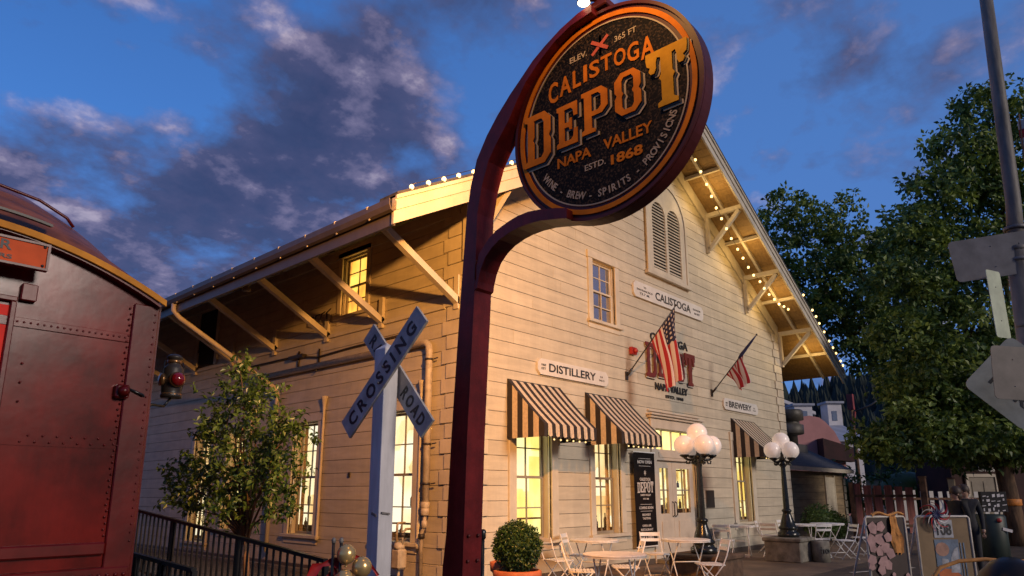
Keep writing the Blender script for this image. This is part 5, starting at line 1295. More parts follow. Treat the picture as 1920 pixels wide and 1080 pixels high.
# ================================================================== street pole with the backs of signs
PX, PYY = 8.86, .63
t = thing('sign_pole', 'weathered grey metal street pole leaning slightly at the right edge', 'pole', (PX-.15, PYY+.15, 0))
b = MB(); b.tube([(PX-.14,PYY+.17,0),(PX-.085,PYY+.11,2.0),(PX-.04,PYY+.05,4.15)], .10, 14); b.lathe([(.101,-.02),(.108,-.01),(.108,.02),(.101,.03)], (PX-.04,PYY+.05,4.14), 14); b.build('sleeve', 'pole_grey', t)
b = MB(); b.tube([(PX-.04,PYY+.05,4.16),(PX-.01,PYY+.012,4.68),(PX+.02,PYY-.02,6.0),(PX+.06,PYY-.06,7.6)], [.083,.072,.069,.064], 14); b.build('upper_pole', 'pole_grey', t)
b = MB()
for z, o in ((4.38,.03),(4.02,.045),(3.30,.06),(2.75,.075)): b.lathe([(.094 if z > 4.2 else .102,-.018),(.108,-.016),(.108,.016),(.094 if z > 4.2 else .102,.018)], (PX-o,PYY+o+.005,z), 14)
b.build('clamp_band', 'sign_back', t)
def panel(name, label, c, w, h, ang, m, rot=0.0, th=.006, back=None, words=None):
    """flat street sign: c centre, facing azimuth ang, turned by rot in its own plane"""
    u = Vector((math.cos(ang), math.sin(ang), 0)); v = Vector((0,0,1)); 
    uu = u*math.cos(rot)+v*math.sin(rot); vv = v*math.cos(rot)-u*math.sin(rot); Mx = plane(c, uu, vv); q = min(w, h)*.10
    lp = []
    for sx, sy, a0 in ((1,1,0),(-1,1,90),(-1,-1,180),(1,-1,270)):
        for k in range(4):
            a = R(a0+30*k); lp.append((sx*(w/2-q)+q*math.cos(a), sy*(h/2-q)+q*math.sin(a)))
    t = thing(name, label, 'sign', c); b = MB(); b.prism(lp, lambda p, r, s: tuple(Mx @ Vector((p, r, -th*s)))); b.build('plate', m, t)
    b = MB()
    for yy in (-.25*h, .25*h):
        Q = Mx @ Vector((0, yy, -th-.012)); b.bar(Mx @ Vector((-.04*1, yy, -th-.012)), Mx @ Vector((.04, yy, -th-.012)), .03, .02)
        b.ball(Mx @ Vector((0, yy, .002)), .006, 6)
    b.build('bolts', 'sign_back', t)
    if words:
        d = MB()
        for tx, x0, x1, y0, y1 in words: put_text(d, Mx, tx, x0, x1, y0, y1, .002, .001, .03)
        d.build('lettering', 'letter_black', t)
    return t
A = math.atan2(-.742, .671)        # across the view
panel('street_sign', 'plain grey back of a wide street sign, topmost on the leaning pole', (8.62, .87, 4.06), .80, .46, A-.22, 'sign_back', .10)
panel('street_sign', 'narrow pale green sign below the topmost plate on the pole', (8.50, .88, 3.51), .27, .72, A+.5, 'sign_mint', .03)
panel('street_sign', 'pale diamond warning sign standing on its corner, partly lettered', (8.535, .83, 2.68), .70, .70, A-.22, 'sign_diamond', R(-45), words=[('FAIR', -.20, .20, -.17, -.07)])
panel('street_sign', 'brownish grey back of a rectangular sign overlapping the diamond', (8.07, .80, 2.72), .42, .52, A+.05, 'sign_plate_brown', -.06)
# little flag on the pole
t = thing('small_flag', 'small red and white flag on a thin stick at the right edge of the frame', 'flag', (8.93, .57, 4.42))
b = MB(); b.tube([(8.93,.57,4.40),(8.985,.50,5.0),(9.01,.47,5.75)], .008, 6); b.build('stick', 'wood_post', t)
b = MB(); vs = []; 
for j in range(13):
    for i in range(9):
        f, s = i/8, j/12; vs.append((8.99+.02*s+.05*f+.02*math.sin(6*f+3*s), .47-.24*f+.03*math.sin(7*f+2*s), 5.05+.62*s-.12*f*f))
b.add(vs, [(j*9+i,j*9+i+1,j*9+i+10,j*9+i+9) for j in range(12) for i in range(8)], 0, True); b.m = [((k//8)//2) % 2 for k in range(96)]
b.build('cloth', ['bow_red', 'paper_white'], t, fix=False)

# ================================================================== display boards
VU = Vector((.671,-.742,0)); VF = Vector((.742,.671,0))
def at(lat, d, z): return VU*lat+VF*d+Vector((0,0,z))     # a place named by sideways offset, distance ahead and height
def board(x0, x1, d, z0, z1, m, label, tube='tube_white', yaw=0.0):
    c = at((x0+x1)/2, d, 0); u = (VU*math.cos(yaw)+VF*math.sin(yaw)); n = u.cross(Vector((0,0,1)))
    Mx = plane(c, u, (0,0,1)); w = (x1-x0)/2
    t = thing('display_board', label, 'display board', c)
    b = MB(); b.prism([(-w+.012,z0+.012),(w-.012,z0+.012),(w-.012,z1-.012),(-w+.012,z1-.012)], lambda p, q, s: tuple(Mx @ Vector((p, q, -.02*s)))); b.build('panel', m, t)
    f = MB()
    f.tube([Mx @ Vector(q) for q in ((-w,.0,0),(-w,z1-.02,0),(-w+.02,z1,0),(w-.02,z1,0),(w,z1-.02,0),(w,.0,0))], .016, 8)
    f.tube([Mx @ Vector(q) for q in ((-w,z0,0),(w,z0,0))], .013, 8)
    f.tube([Mx @ Vector(q) for q in ((-w+.02,.02,-.55),(-w+.02,z1-.04,-.03))], .013, 8); f.tube([Mx @ Vector(q) for q in ((w-.02,.02,-.55),(w-.02,z1-.04,-.03))], .013, 8)
    f.build('frame', tube, t); return t, Mx, w
D1 = 9.0
# board one: dark, hung with pink papers and an orange cloth
t1, M1, w1 = board(4.42, 5.01, D1, .52, 1.30, 'board_dark', 'dark display board in a pale tube frame, hung with pink paper scraps', yaw=.25)
rg = random.Random(5); b = MB()
for (x, z, s, a) in ((-.22,1.16,.12,.2),(-.10,1.18,.12,-.1),(-.25,1.02,.12,.5),(-.12,1.02,.13,-.3),(.0,1.05,.11,.3),(-.05,.92,.12,.6),(.02,.86,.11,-.5),(-.13,.88,.11,.3),(-.10,.76,.12,.9),(-.02,.72,.10,.2),(-.13,.66,.10,-.6),(-.26,.78,.11,.8),(-.24,.92,.09,.1),(.03,.60,.05,.4),(.24,.58,.06,.2),(-.28,.70,.08,.9)):
    k = 5; lp = [(x+s*rg.uniform(.5,.75)*math.cos(a+6.283*i/k), z+s*rg.uniform(.5,.75)*math.sin(a+6.283*i/k)) for i in range(k)]
    lift = rg.uniform(.008, .03); tl = rg.uniform(-.06,.06)
    b = MB(); b.prism(lp, lambda p, q, sd, x=x, z=z, l=lift, tl=tl: tuple(M1 @ Vector((p, q, l+.002*sd+tl*(p-x))))); b.build('paper', 'paper_pink', t1)
t = thing('orange_cloth', 'crumpled orange cloth draped over the top of the dark display board', 'cloth', at(4.95, D1, 1.3)); b = MB(); vs = []
for j in range(14):
    f = j/13; zz = 1.31-.46*f; wd = .07+.05*math.sin(f*3.1)+.01*math.sin(f*13)
    for i in range(8):
        s = i/7-.5; vs.append(M1 @ Vector((.10+.05*f+s*wd*2*(.55+.3*f), zz+.02*math.sin(i*2.2), .022+.018*math.sin(i*2.4+f*5))))
b.add(vs, [(j*8+i,j*8+i+1,j*8+i+9,j*8+i+8) for j in range(13) for i in range(7)], 0, True)
vs = []
for i in range(16):
    f = i/15; 
    for q in range(4): vs.append(M1 @ Vector((-.20+.48*f, 1.312+.025*math.sin(f*9)+.03*math.sin(f*3.1)+(.012 if q in (1,2) else -.012), (.022 if q in (2,3) else -.022))))
b.add(vs, [(4*i+q,4*i+4+q,4*i+4+(q+1)%4,4*i+(q+1)%4) for i in range(15) for q in range(4)], 0, True); b.build('fabric', 'cloth_orange', t, fix=False)
# board two: brown, with a number sheet and a poster
t2, M2, w2 = board(5.12, 5.82, D1+.05, .30, 1.30, 'board_brown', 'brown display board in a pale tube frame with a poster', yaw=.05)
b = MB(); b.prism([(-.13,1.04),(.12,1.04),(.12,1.26),(-.13,1.26)], lambda p, q, s: tuple(M2 @ Vector((p, q, .004+.003*s)))); o = b.build('number_sheet', 'poster_grey', t2)
d = MB(); put_text(d, M2, '108', -.09, .10, 1.07, 1.21, .003, .008, .02); d.build('number', 'letter_black', o)
b = MB(); b.prism([(-.14,.40),(.17,.40),(.17,1.02),(-.14,1.02)], lambda p, q, s: tuple(M2 @ Vector((p, q, .004+.003*s)))); o = b.build('poster', 'poster_blue', t2)
d = MB(); d.prism([(-.13,.41),(.16,.41),(.16,.58),(.08,.66),(-.05,.67),(-.13,.62)], lambda p, q, s: tuple(M2 @ Vector((p, q, .0075+.002*s)))); d.build('poster_car', 'poster_orange', o)
d = MB(); d.prism([(-.10+.09*math.cos(k*.524), .90+.085*math.sin(k*.524)) for k in range(12)], lambda p, q, s: tuple(M2 @ Vector((p+.05, q, .0075+.002*s)))); d.build('poster_figure', 'poster_skin', o)
d = MB(); d.prism([(.03,.62),(.15,.62),(.15,.93),(.10,.90),(.05,.80)], lambda p, q, s: tuple(M2 @ Vector((p, q, .0080+.002*s)))); d.prism([(-.08,.68),(.02,.69),(.01,.78),(-.07,.79)], lambda p, q, s: tuple(M2 @ Vector((p, q, .0080+.002*s)))); d.build('poster_shapes', 'poster_grey', o)
b = MB()
for k in range(5): b.box(0,0.001,0,0.001,0,0.001) if False else None
for x in (.19, .23): b.prism([(x,.35),(x+.015,.35),(x+.015,.98),(x,.98)], lambda p, q, s: tuple(M2 @ Vector((p, q, .003+.003*s))))
b.build('edge_strip', 'poster_blue', t2)
# pinwheel bow
t = thing('pinwheel_bow', 'red white and blue pinwheel bow fixed on top of the brown board', 'bow', M2 @ Vector((-.09, 1.33, .03)))
pc_ = (-.10, 1.325); b1, b2 = MB(), MB(); rg = random.Random(2)
for k in range(14):
    a = k*2*math.pi/14+.1; L_ = rg.uniform(.13,.20); tgt = (b1, b2)[k % 2]; prev = None; vs = []
    for i in range(7):
        f = i/6; aa = a+.9*f*f; r = .03+L_*f; w = .014*(1-.5*f); px_, pz_ = pc_[0]+r*math.cos(aa), pc_[1]+r*math.sin(aa)
        vs += [M2 @ Vector((px_-w*math.sin(aa), pz_+w*math.cos(aa), .035+.03*math.sin(f*3))), M2 @ Vector((px_+w*math.sin(aa), pz_-w*math.cos(aa), .045+.03*math.sin(f*3)))]
    tgt.add(vs, [(2*i,2*i+1,2*i+3,2*i+2) for i in range(6)], 0, True)
b1.build('red_ribbon', 'bow_red', t, fix=False); b2.build('white_ribbon', 'paper_white', t, fix=False)
b = MB()
for k in range(12):
    a = k*math.pi/6; b.tube([M2 @ Vector((pc_[0], pc_[1], .05)), M2 @ Vector((pc_[0]+.09*math.cos(a), pc_[1]+.09*math.sin(a), .06))], [.016,.006], 5)
b.build('blue_star', 'navy', t)

# ================================================================== dark glossy dome at the corner, bin, steps, door
c = at(3.66, 5.3, 0)
t = thing('glossy_dome', 'dark glossy domed lid with teal painted marks at the lower right corner', 'dome', c)
b = MB(); b.lathe([(.25,.70),(.262,.74),(.262,.80),(.25,.90),(.20,1.02),(.12,1.10),(.04,1.135),(.005,1.138)], c, 32); b.build('lid', 'enamel_black', t)
b = MB(); b.lathe([(.27,.70),(.275,.72),(.27,.74)], c, 32); b.build('rim', 'cloth_orange', t)
b = MB(); b.lathe([(.04,0),(.05,.3),(.24,.5),(.25,.699)], c, 24); b.build('bowl', 'enamel_black', t)
d = MB()
for k in range(7):
    a = math.atan2(-.671,-.742)-.1+.14*(k-3); p = c+Vector((math.cos(a)*.250,math.sin(a)*.250,.90)); d.ball(p, .026, 8, 0, 1.2)
d.build('painted_marks', 'teal_paint', t)
t = thing('orange_hose', 'orange hose looped behind the glossy dome', 'hose', at(3.5, 5.8, .9)); b = MB()
b.tube([at(3.32,5.9,.62), at(3.38,5.9,.86), at(3.50,5.9,1.0), at(3.66,5.9,1.05), at(3.85,5.85,1.07), at(4.05,5.8,1.05), at(4.3,5.8,1.08)], .016, 8); b.build('tube', 'cloth_orange', t)
# maroon shop front with its door and steps
c0 = at(17.9, 28.1, 0)
sh = thing('shop_building', 'dark maroon shop front with a pale door behind the trees', 'building', c0)
u = VU; KS = 1.245; Mx = plane(at(14.4*KS, 22.6*KS, 1.6-1.6*KS), VU, (0,0,1)) @ Matrix.Scale(KS, 4)
def sbox(x0, x1, z0, z1, d0, d1, mbx): mbx.prism([(x0,z0),(x1,z0),(x1,z1),(x0,z1)], lambda p, q, s: tuple(Mx @ Vector((p, q, -d0-(d1-d0)*s))))
b = MB(); sbox(-.25, 8, 0, 3.4, 0, .3, b); sbox(-.25, 0, 0, 3.4, .31, 2, b); b.build('wall', 'maroon_wall', sh)
b = MB(); sbox(-.4, 8.3, 3.4, 3.6, -.3, 2.2, b); b.build('roof', 'roof_felt', sh)
b = MB(); sbox(.26, 1.10, .78, 2.08, -.04, -.002, b)
for (x0,x1,z0,z1) in ((.34,.64,1.0,1.4),(.72,1.02,1.0,1.4),(.34,.64,1.5,1.95),(.72,1.02,1.5,1.95)): sbox(x0,x1,z0,z1,-.055,-.0405,b)
dd = b.build('door', 'beige_door', sh); b = MB(); b.ball(Mx @ Vector((1.03,1.43,.07)), .03, 8); b.build('handle', 'brass', dd)
b = MB(); sbox(.17,.255,.76,2.18,-.07,-.001,b); sbox(1.105,1.19,.76,2.18,-.07,-.001,b); sbox(.255,1.105,2.085,2.18,-.07,-.001,b); b.build('door_frame', 'door_white', sh)
d = MB(); put_text(d, Mx, 'Gifts', .62, 1.18, 2.26, 2.45, .01, .004, .01); d.build('lettering', 'sign_white', sh)
t = thing('door_steps', 'grey concrete steps leading up to the pale shop door', 'steps', Mx @ Vector((.7,0,.8)))
b = MB()
for k in range(4): sbox(-.1, 1.6, 0, .76-.19*k, -.45-.4*k, -.08-.4*k+(.02 if k else 0), b)
b.build('treads', 'concrete', t)
# green bin with a flyer rack
c = at(12.1, 18.0, 0); t = thing('litter_bin', 'dark green litter bin below a rack of flyers beside the tree trunk', 'bin', c)
b = MB(); b.lathe([(.30,0),(.33,.05),(.34,1.0),(.30,1.06),(.01,1.07)], c, 20); b.build('body', 'bin_green', t)
b = MB(); b.ball(c+Vector((-.25,-.22,.92)), .06, 8); b.build('red_badge', 'alarm_red', t)
b = MB(); b.bar(c-VF*.345+VU*.05+Vector((0,0,.72)), c-VF*.345+VU*.28+Vector((0,0,.66)), .012, .07); b.build('sticker', 'paper_white', t)
t = thing('flyer_rack', 'dark rack crowded with small pale flyers above the green bin', 'rack', c+Vector((0,0,1.1))); Mr = plane(c-VF*.2, VU, (0,0,1))
b = MB(); b.prism([(-.28,1.12),(.36,1.12),(.36,1.62),(-.28,1.62)], lambda p, q, s: tuple(Mr @ Vector((p, q, -.1*s)))); b.build('panel', 'cloth_black', t)
b = MB(); rg = random.Random(9)
for i in range(5):
    for j in range(4):
        x, z = -.26+i*.125+rg.uniform(-.03,.03), 1.14+j*.118+rg.uniform(-.02,.02); w, h = rg.uniform(.02,.11), rg.uniform(.02,.09); b.prism([(x,z),(x+w,z+.01),(x+w,z+h),(x,z+h-.01)], lambda p, q, s: tuple(Mr @ Vector((p, q, .004+.004*s))))
b.build('flyers', 'paper_white', t)

# ================================================================== two people standing beyond the boards
def person(c, face, label, coat, h=1.72, hair='hair_brown'):
    t = thing('person', label, 'person', c); s = h/1.72; cf, sf_ = math.cos(face), math.sin(face)
    def P(x, y, z): return (c[0]+(x*cf-y*sf_)*s, c[1]+(x*sf_+y*cf)*s, z*s)
    J = [('pel',0,0,.94,.155),('wai',0,0,1.10,.135),('che',.01,0,1.30,.165),('nek',.0,0,1.47,.065),('hed',.02,0,1.56,.085),('top',.02,0,1.66,.095),
         ('lh',0,.10,.90,.11),('lk',.02,.11,.48,.075),('la',-.02,.12,.08,.05),('lt',.13,.13,.04,.04),('rh',0,-.10,.90,.11),('rk',.04,-.11,.48,.075),('ra',.0,-.12,.08,.05),('rt',.15,-.13,.04,.04),
         ('ls',.0,.19,1.40,.075),('le',-.03,.25,1.12,.05),('lw',.08,.24,.88,.036),('lha',.12,.23,.80,.04),('rs',.0,-.19,1.40,.075),('re',-.03,-.25,1.12,.05),('rw',.08,-.22,.90,.036),('rha',.12,-.20,.82,.04)]
    ix = {j[0]: i for i, j in enumerate(J)}
    E = [('pel','wai'),('wai','che'),('che','nek'),('nek','hed'),('hed','top'),('pel','lh'),('lh','lk'),('lk','la'),('la','lt'),('pel','rh'),('rh','rk'),('rk','ra'),('ra','rt'),('che','ls'),('ls','le'),('le','lw'),('lw','lha'),('che','rs'),('rs','re'),('re','rw'),('rw','rha')]
    me = bpy.data.meshes.new('body'); me.from_pydata([P(j[1],j[2],j[3]) for j in J], [(ix[a],ix[b_]) for a, b_ in E], [])
    o = bpy.data.objects.new('body', me); COL.objects.link(o); o.modifiers.new('s','SKIN'); sk = me.skin_vertices[0].data
    for i, j in enumerate(J): sk[i].radius = (j[4]*s, j[4]*s)
    sk[0].use_root = True; sb = o.modifiers.new('d','SUBSURF'); sb.levels = 2; sb.render_levels = 2
    dg = bpy.context.evaluated_depsgraph_get(); m2 = bpy.data.meshes.new_from_object(o.evaluated_get(dg)); bpy.data.objects.remove(o); m2.name = 'body'
    o = bpy.data.objects.new('body', m2); COL.objects.link(o); m2.materials.clear()
    for m in ('skin', coat, 'cloth_charcoal', 'cloth_black'): m2.materials.append(MAT[m])
    for p in m2.polygons:
        z = p.center.z/s; hand = False
        for w in ('lha','rha'):
            if (p.center-Vector(P(*J[ix[w]][1:4]))).length < .075*s: hand = True
        p.material_index = 0 if z > 1.46 or hand else (1 if z > .88 else (2 if z > .10 else 3)); p.use_smooth = True
    attach(o, t)
    b = MB(); b.ball(P(.0,0,1.635), .112*s, 14, 0, 1.05); b.ball(P(-.03,0,1.56), .095*s, 12, 0, 1.1); b.build('hair', hair, t)
    b = MB(); b.ball(P(.118,0,1.575), .014*s, 8); b.ball(P(.108,.035,1.60), .009*s, 6, 0); b.ball(P(.108,-.035,1.60), .009*s, 6, 0); b.bar(P(.10,-.025,1.53), P(.10,.025,1.53), .008*s, .01*s); b.ball(P(.02,.093,1.575), .022*s, 8); b.ball(P(.02,-.093,1.575), .022*s, 8); b.build('face_features', 'skin', t)
    for sy, w in ((1,'lha'),(-1,'rha')):
        b = MB(); hx, hy, hz = J[ix[w]][1:4]
        for k in range(4): 
            yy = hy-sy*.0+(k-1.5)*.016; b.tube([P(hx+.01,yy,hz-.03), P(hx+.02,yy,hz-.065), P(hx+.012,yy,hz-.098+.006*abs(k-1.5))], [.0095*s,.0085*s,.007*s], 6)
        b.tube([P(hx+.03,hy,hz+.005), P(hx+.05,hy,hz-.03), P(hx+.048,hy,hz-.055)], [.011*s,.0095*s,.008*s], 6); b.build('fingers', 'skin', t)
    return t
person(at(8.80, 14.0, 0), 2.4, 'person in a black coat with brown hair, left of two behind the brown board', 'cloth_black', 1.70)
person(at(9.22, 14.4, 0), 3.4, 'person in dark clothes at the right of the pair behind the brown board', 'cloth_charcoal', 1.74)

# ================================================================== fences and posts in the background
def fence_boards(p, q, n, h0, h1, m, label, gap=.35, post=None):
    p, q = Vector(p), Vector(q); t = thing('picket_fence', label, 'fence', p); u = (q-p)/n; w = u.length*(1-gap); d = u.normalized()
    for i in range(n):
        a = p+u*(i+.1); b = MB(); h = h0+(h1-h0)*i/n+rg.uniform(-.03,.03); b.bar(a+d*w/2+Vector((0,0,.25)), a+d*w/2+Vector((0,0,h)), w, .025, (d.y,-d.x,0)); b.build('picket', m, t)
    b = MB()
    for z in (.5, h1*.85): b.bar(p+Vector((d.y*.04,-d.x*.04,z))*1, q+Vector((d.y*.04,-d.x*.04,z)), .03, .08)
    b.build('rail', 'wood_post', t); b = MB(); b.bar(p, p+Vector((0,0,h0+.05)), .14, .14, (1,0,0)); b.build('post', 'wood_post', t); return t
fence_boards((25.5,7.5,0), (27.3,6.0,0), 6, 1.88, 1.75, 'red_boards', 'faded red upright board fence right of the shed', .3)
fence_boards((30.0,8.0,0), (33.5,4.4,0), 14, 1.7, 1.6, 'white_wall', 'pale picket fence in the gloom under the trees', .55)
for (p, h, lb) in ((at(12.85,22,0), 2.05, 'thick brown wooden post left of the pale one in the background'), (at(13.75,22,0), 2.0, 'pale weathered post above the pinwheel bow')):
    t = thing('wooden_post', lb, 'post', p); b = MB(); b.bar(p, p+Vector((0,0,h)), .17, .17, (1,0,0)); b.build('shaft', 'wood_post' if 'brown' in lb else 'sign_tan', t); b = MB(); b.bar(p+Vector((0,0,h)), p+Vector((0,0,h+.05)), .2, .2, (1,0,0)); b.build('cap', 'wood_post', t)

# ================================================================== shed, tank, far houses
sd_ = thing('wooden_shed', 'low wooden shed with a dark roof joined behind the right side of the depot', 'shed', (28, 9.6, 0)); Ys = 9.6
b = MB(); z = 0
while z < 2.35: b.box(XR+T+.01, 31.6, Ys, Ys+.02, z+.004, min(z+.262, 2.40)); z += .2685
b.build('front_wall', 'shed_wall', sd_)
b = MB(); b.box(XR+T+.01, 31.58, Ys+.022, Ys+.1, 0, 2.38); b.box(31.58, 31.6, Ys+.1, Ys+7, 0, 2.4); b.build('wall_core', 'gap_dark', sd_)
b = MB(); b.prism([(Ys-.35,2.42),(Ys+4,4.6),(Ys+8,2.42),(Ys+8,2.54),(Ys+4,4.74),(Ys-.35,2.54)], lambda u, w, s: (XR+T+.02 if s == 0 else 31.9, u, w)); b.build('roof', 'roof_felt', sd_)
b = MB(); b.box(XR+T+.02, 31.92, Ys-.38, Ys-.352, 2.38, 2.53); b.build('fascia', 'cream_trim', sd_)
b = MB(); b.box(XR+T+.02, XR+.28, Ys-.03, Ys-.001, 0, 2.38); b.build('corner_board', 'cream_trim', sd_)
b = MB(); b.box(29.3, 30.3, Ys-.04, Ys-.001, .02, 2.2); b.box(29.22, 29.3, Ys-.05, Ys-.002, .02, 2.28); b.box(30.3, 30.38, Ys-.05, Ys-.002, .02, 2.28); b.build('door', 'cream_siding', sd_)
b = MB()
for k in range(7): b.box(31.45, 31.72+.05*(k % 2), Ys-.05, Ys-.002, .1+k*.3, .1+k*.3+.26)
b.build('corner_blocks', 'concrete', sd_)
tk = thing('roof_ventilator', 'squat dark metal tank or ventilator standing behind the depot corner', 'ventilator', (30.2, 11.1, 3.2)); k_ = .75
b = MB(); cc = (30.35, 11.2, 0); b.lathe([(.30,3.2),(.30,4.0),(.55,4.05),(.58,4.1),(.58,4.45),(.42,4.5),(.42,4.62),(.60,4.66),(.60,5.05),(.55,5.1),(.01,5.12)], cc, 20); b.build('drum', 'tank_metal', tk)
b = MB(); b.box(29.8, 30.9, 10.7, 11.7, 2.9, 3.6); b.build('housing', 'tank_metal', tk)
pk = thing('pink_house', 'pink stucco building with a curved stepped gable and dark canopy', 'house', (51.6, 17.4, 0)); 
Mp = plane(at(21.6, 50, 0), VU, (0,0,1))
lp = [(-2.3,0),(2.5,0),(2.5,4.6),(1.9,5.9),(1.3,6.6),(.9,6.9),(.2,7.05),(-.5,6.95),(-1.2,6.3),(-1.9,5.6),(-2.3,5.3)]
b = MB(); b.prism([(x-.2, z) for x, z in lp], lambda p, q, s: tuple(Mp @ Vector((p, q, -6*s)))); b.build('wall', 'pink_wall', pk)
b = MB(); b.prism([(.35,5.35),(2.6,4.65),(2.6,3.7),(.35,3.9)], lambda p, q, s: tuple(Mp @ Vector((p, q, .02+1.0*s)))); b.build('canopy', 'maroon_wall', pk)
gr = thing('grey_roof_house', 'long house with a pale grey metal roof and two white dormer towers', 'house', at(27,62,0)); Mg = plane(at(27.2, 61, 0), VU, (0,0,1))
b = MB(); b.prism([(-4.0,0),(3.5,0),(3.5,6.2),(-4.0,6.0)], lambda p, q, s: tuple(Mg @ Vector((p, q, -8*s)))); b.build('wall', 'white_wall', gr)
b = MB(); vs = [Mg @ Vector(q) for q in ((-4.2,5.9,.5),(3.9,6.1,.5),(3.3,8.15,-4),(-4.6,7.95,-4),(-4.2,5.8,.5),(3.9,6.0,.5),(3.3,8.0,-4),(-4.6,7.8,-4))]; b.add(vs, [(0,1,2,3),(4,7,6,5),(0,4,5,1),(1,5,6,2),(2,6,7,3),(3,7,4,0)]); b.build('roof', 'metal_roof', gr)
for x0, x1, z1 in ((-.9,.75,9.5),(2.2,3.5,9.7)):
    b = MB(); b.prism([(x0,7.4),(x1,7.4),(x1,z1),(x0,z1)], lambda p, q, s: tuple(Mg @ Vector((p, q, -3-1.5*s)))); tw = b.build('tower', 'white_wall', gr)
    b = MB(); b.prism([(x0+.35,8.1),(x1-.5,8.1),(x1-.5,9.0),(x0+.35,9.0)], lambda p, q, s: tuple(Mg @ Vector((p, q, -2.96-.03*s)))); b.build('window', 'pane_dark', tw)
    b = MB(); b.prism([(x0-.2,z1),(x1+.2,z1),(x1+.2,z1+.2),(x0-.2,z1+.2)], lambda p, q, s: tuple(Mg @ Vector((p, q, -2.8-1.9*s)))); b.build('roof', 'metal_roof', tw)
wh = thing('white_gabled_house', 'pale house with a low gabled roof behind the pink building', 'house', at(28,70,0)); Mw = plane(at(28.6, 69, 0), VU, (0,0,1))
b = MB(); b.prism([(-6,0),(1.2,0),(1.2,9.3),(-2.5,10.7),(-6,9.3)], lambda p, q, s: tuple(Mw @ Vector((p, q, -7*s)))); b.build('wall', 'metal_roof', wh)
b = MB(); b.prism([(1.6,9.15),(-2.5,10.75),(-6.5,9.15),(-6.5,9.45),(-2.5,11.1),(1.6,9.45)], lambda p, q, s: tuple(Mw @ Vector((p, q, .6-8*s)))); b.build('roof', 'white_wall', wh)
b = MB(); b.prism([(-.3,8.3),(.9,8.3),(.9,9.2),(-.3,9.2)], lambda p, q, s: tuple(Mw @ Vector((p, q, .01+.03*s)))); b.build('window', 'white_wall', wh)
up_ = thing('utility_pole', 'reddish utility pole with a sloping arm in front of the grey roof', 'pole', at(19.9,40,0)); p = at(19.75, 40, 0)
b = MB(); b.tube([p, p+Vector((0,0,7.1))], [.13,.10], 8); b.build('shaft', 'wood_post', up_); b = MB(); b.bar(p+Vector((0,0,6.3)), p+Vector((0,0,7.2)), .32, .3, (1,0,0)); b.bar(p+Vector((0,0,5.6)), p+VU*.1+Vector((0,0,6.2)), .24, .2, (1,0,0)); b.build('red_box', 'red_paint', up_)
b = MB(); b.tube([p+Vector((0,0,6.1)), p+VU*1.2+Vector((0,0,6.6)), p+VU*2.6+Vector((0,0,7.5))], .05, 6); b.build('arm', 'flag_pole', up_)

# ================================================================== wooded hill
rg = random.Random(21); b = MB(); n = 60; vs = []
prof_h = lambda a: 31+5.5*math.sin(a*6+1)+2.5*math.sin(a*15)
for i in range(n+1):
    a = R(-15+130*i/n); h = prof_h(a)
    for k, (d, f) in enumerate(((110,-.1),(150,.35),(190,.75),(225,1.0),(300,1.05),(420,.4))): vs.append((d*math.cos(a), d*math.sin(a), h*f-.5))
b.add(vs, [(i*6+k,(i+1)*6+k,(i+1)*6+k+1,i*6+k+1) for i in range(n) for k in range(5)], 0, True); tag(b.build('hill', 'hill_green'), kind='structure')
b = MB()
for _ in range(2600):
    a = R(rg.uniform(-8, 50)); d = rg.uniform(130, 232); hh = prof_h(a); f = min(1.0, max(0, (d-110)/115))
    z = hh*(f**1.05)-1.5; r = rg.uniform(1.3, 2.6); h = rg.uniform(4.5, 9); x, y = d*math.cos(a), d*math.sin(a); m = 6
    base = [(x+r*(1+.3*rg.random())*math.cos(6.283*k/m), y+r*math.sin(6.283*k/m), z) for k in range(m)]; mid = [(x+r*.62*math.cos(6.283*(k+.5)/m), y+r*.62*math.sin(6.283*(k+.5)/m), z+h*.45) for k in range(m)]
    b.add(base+mid+[(x,y,z+h)], [(k,(k+1)%m,m+k) for k in range(m)]+[(m+k,(k+1)%m,m+(k+1)%m) for k in range(m)]+[(m+k,m+(k+1)%m,2*m) for k in range(m)])
tag(b.build('far_wood', 'conifer', fix=False), label='dark conifer wood on the hillside', kind='stuff')

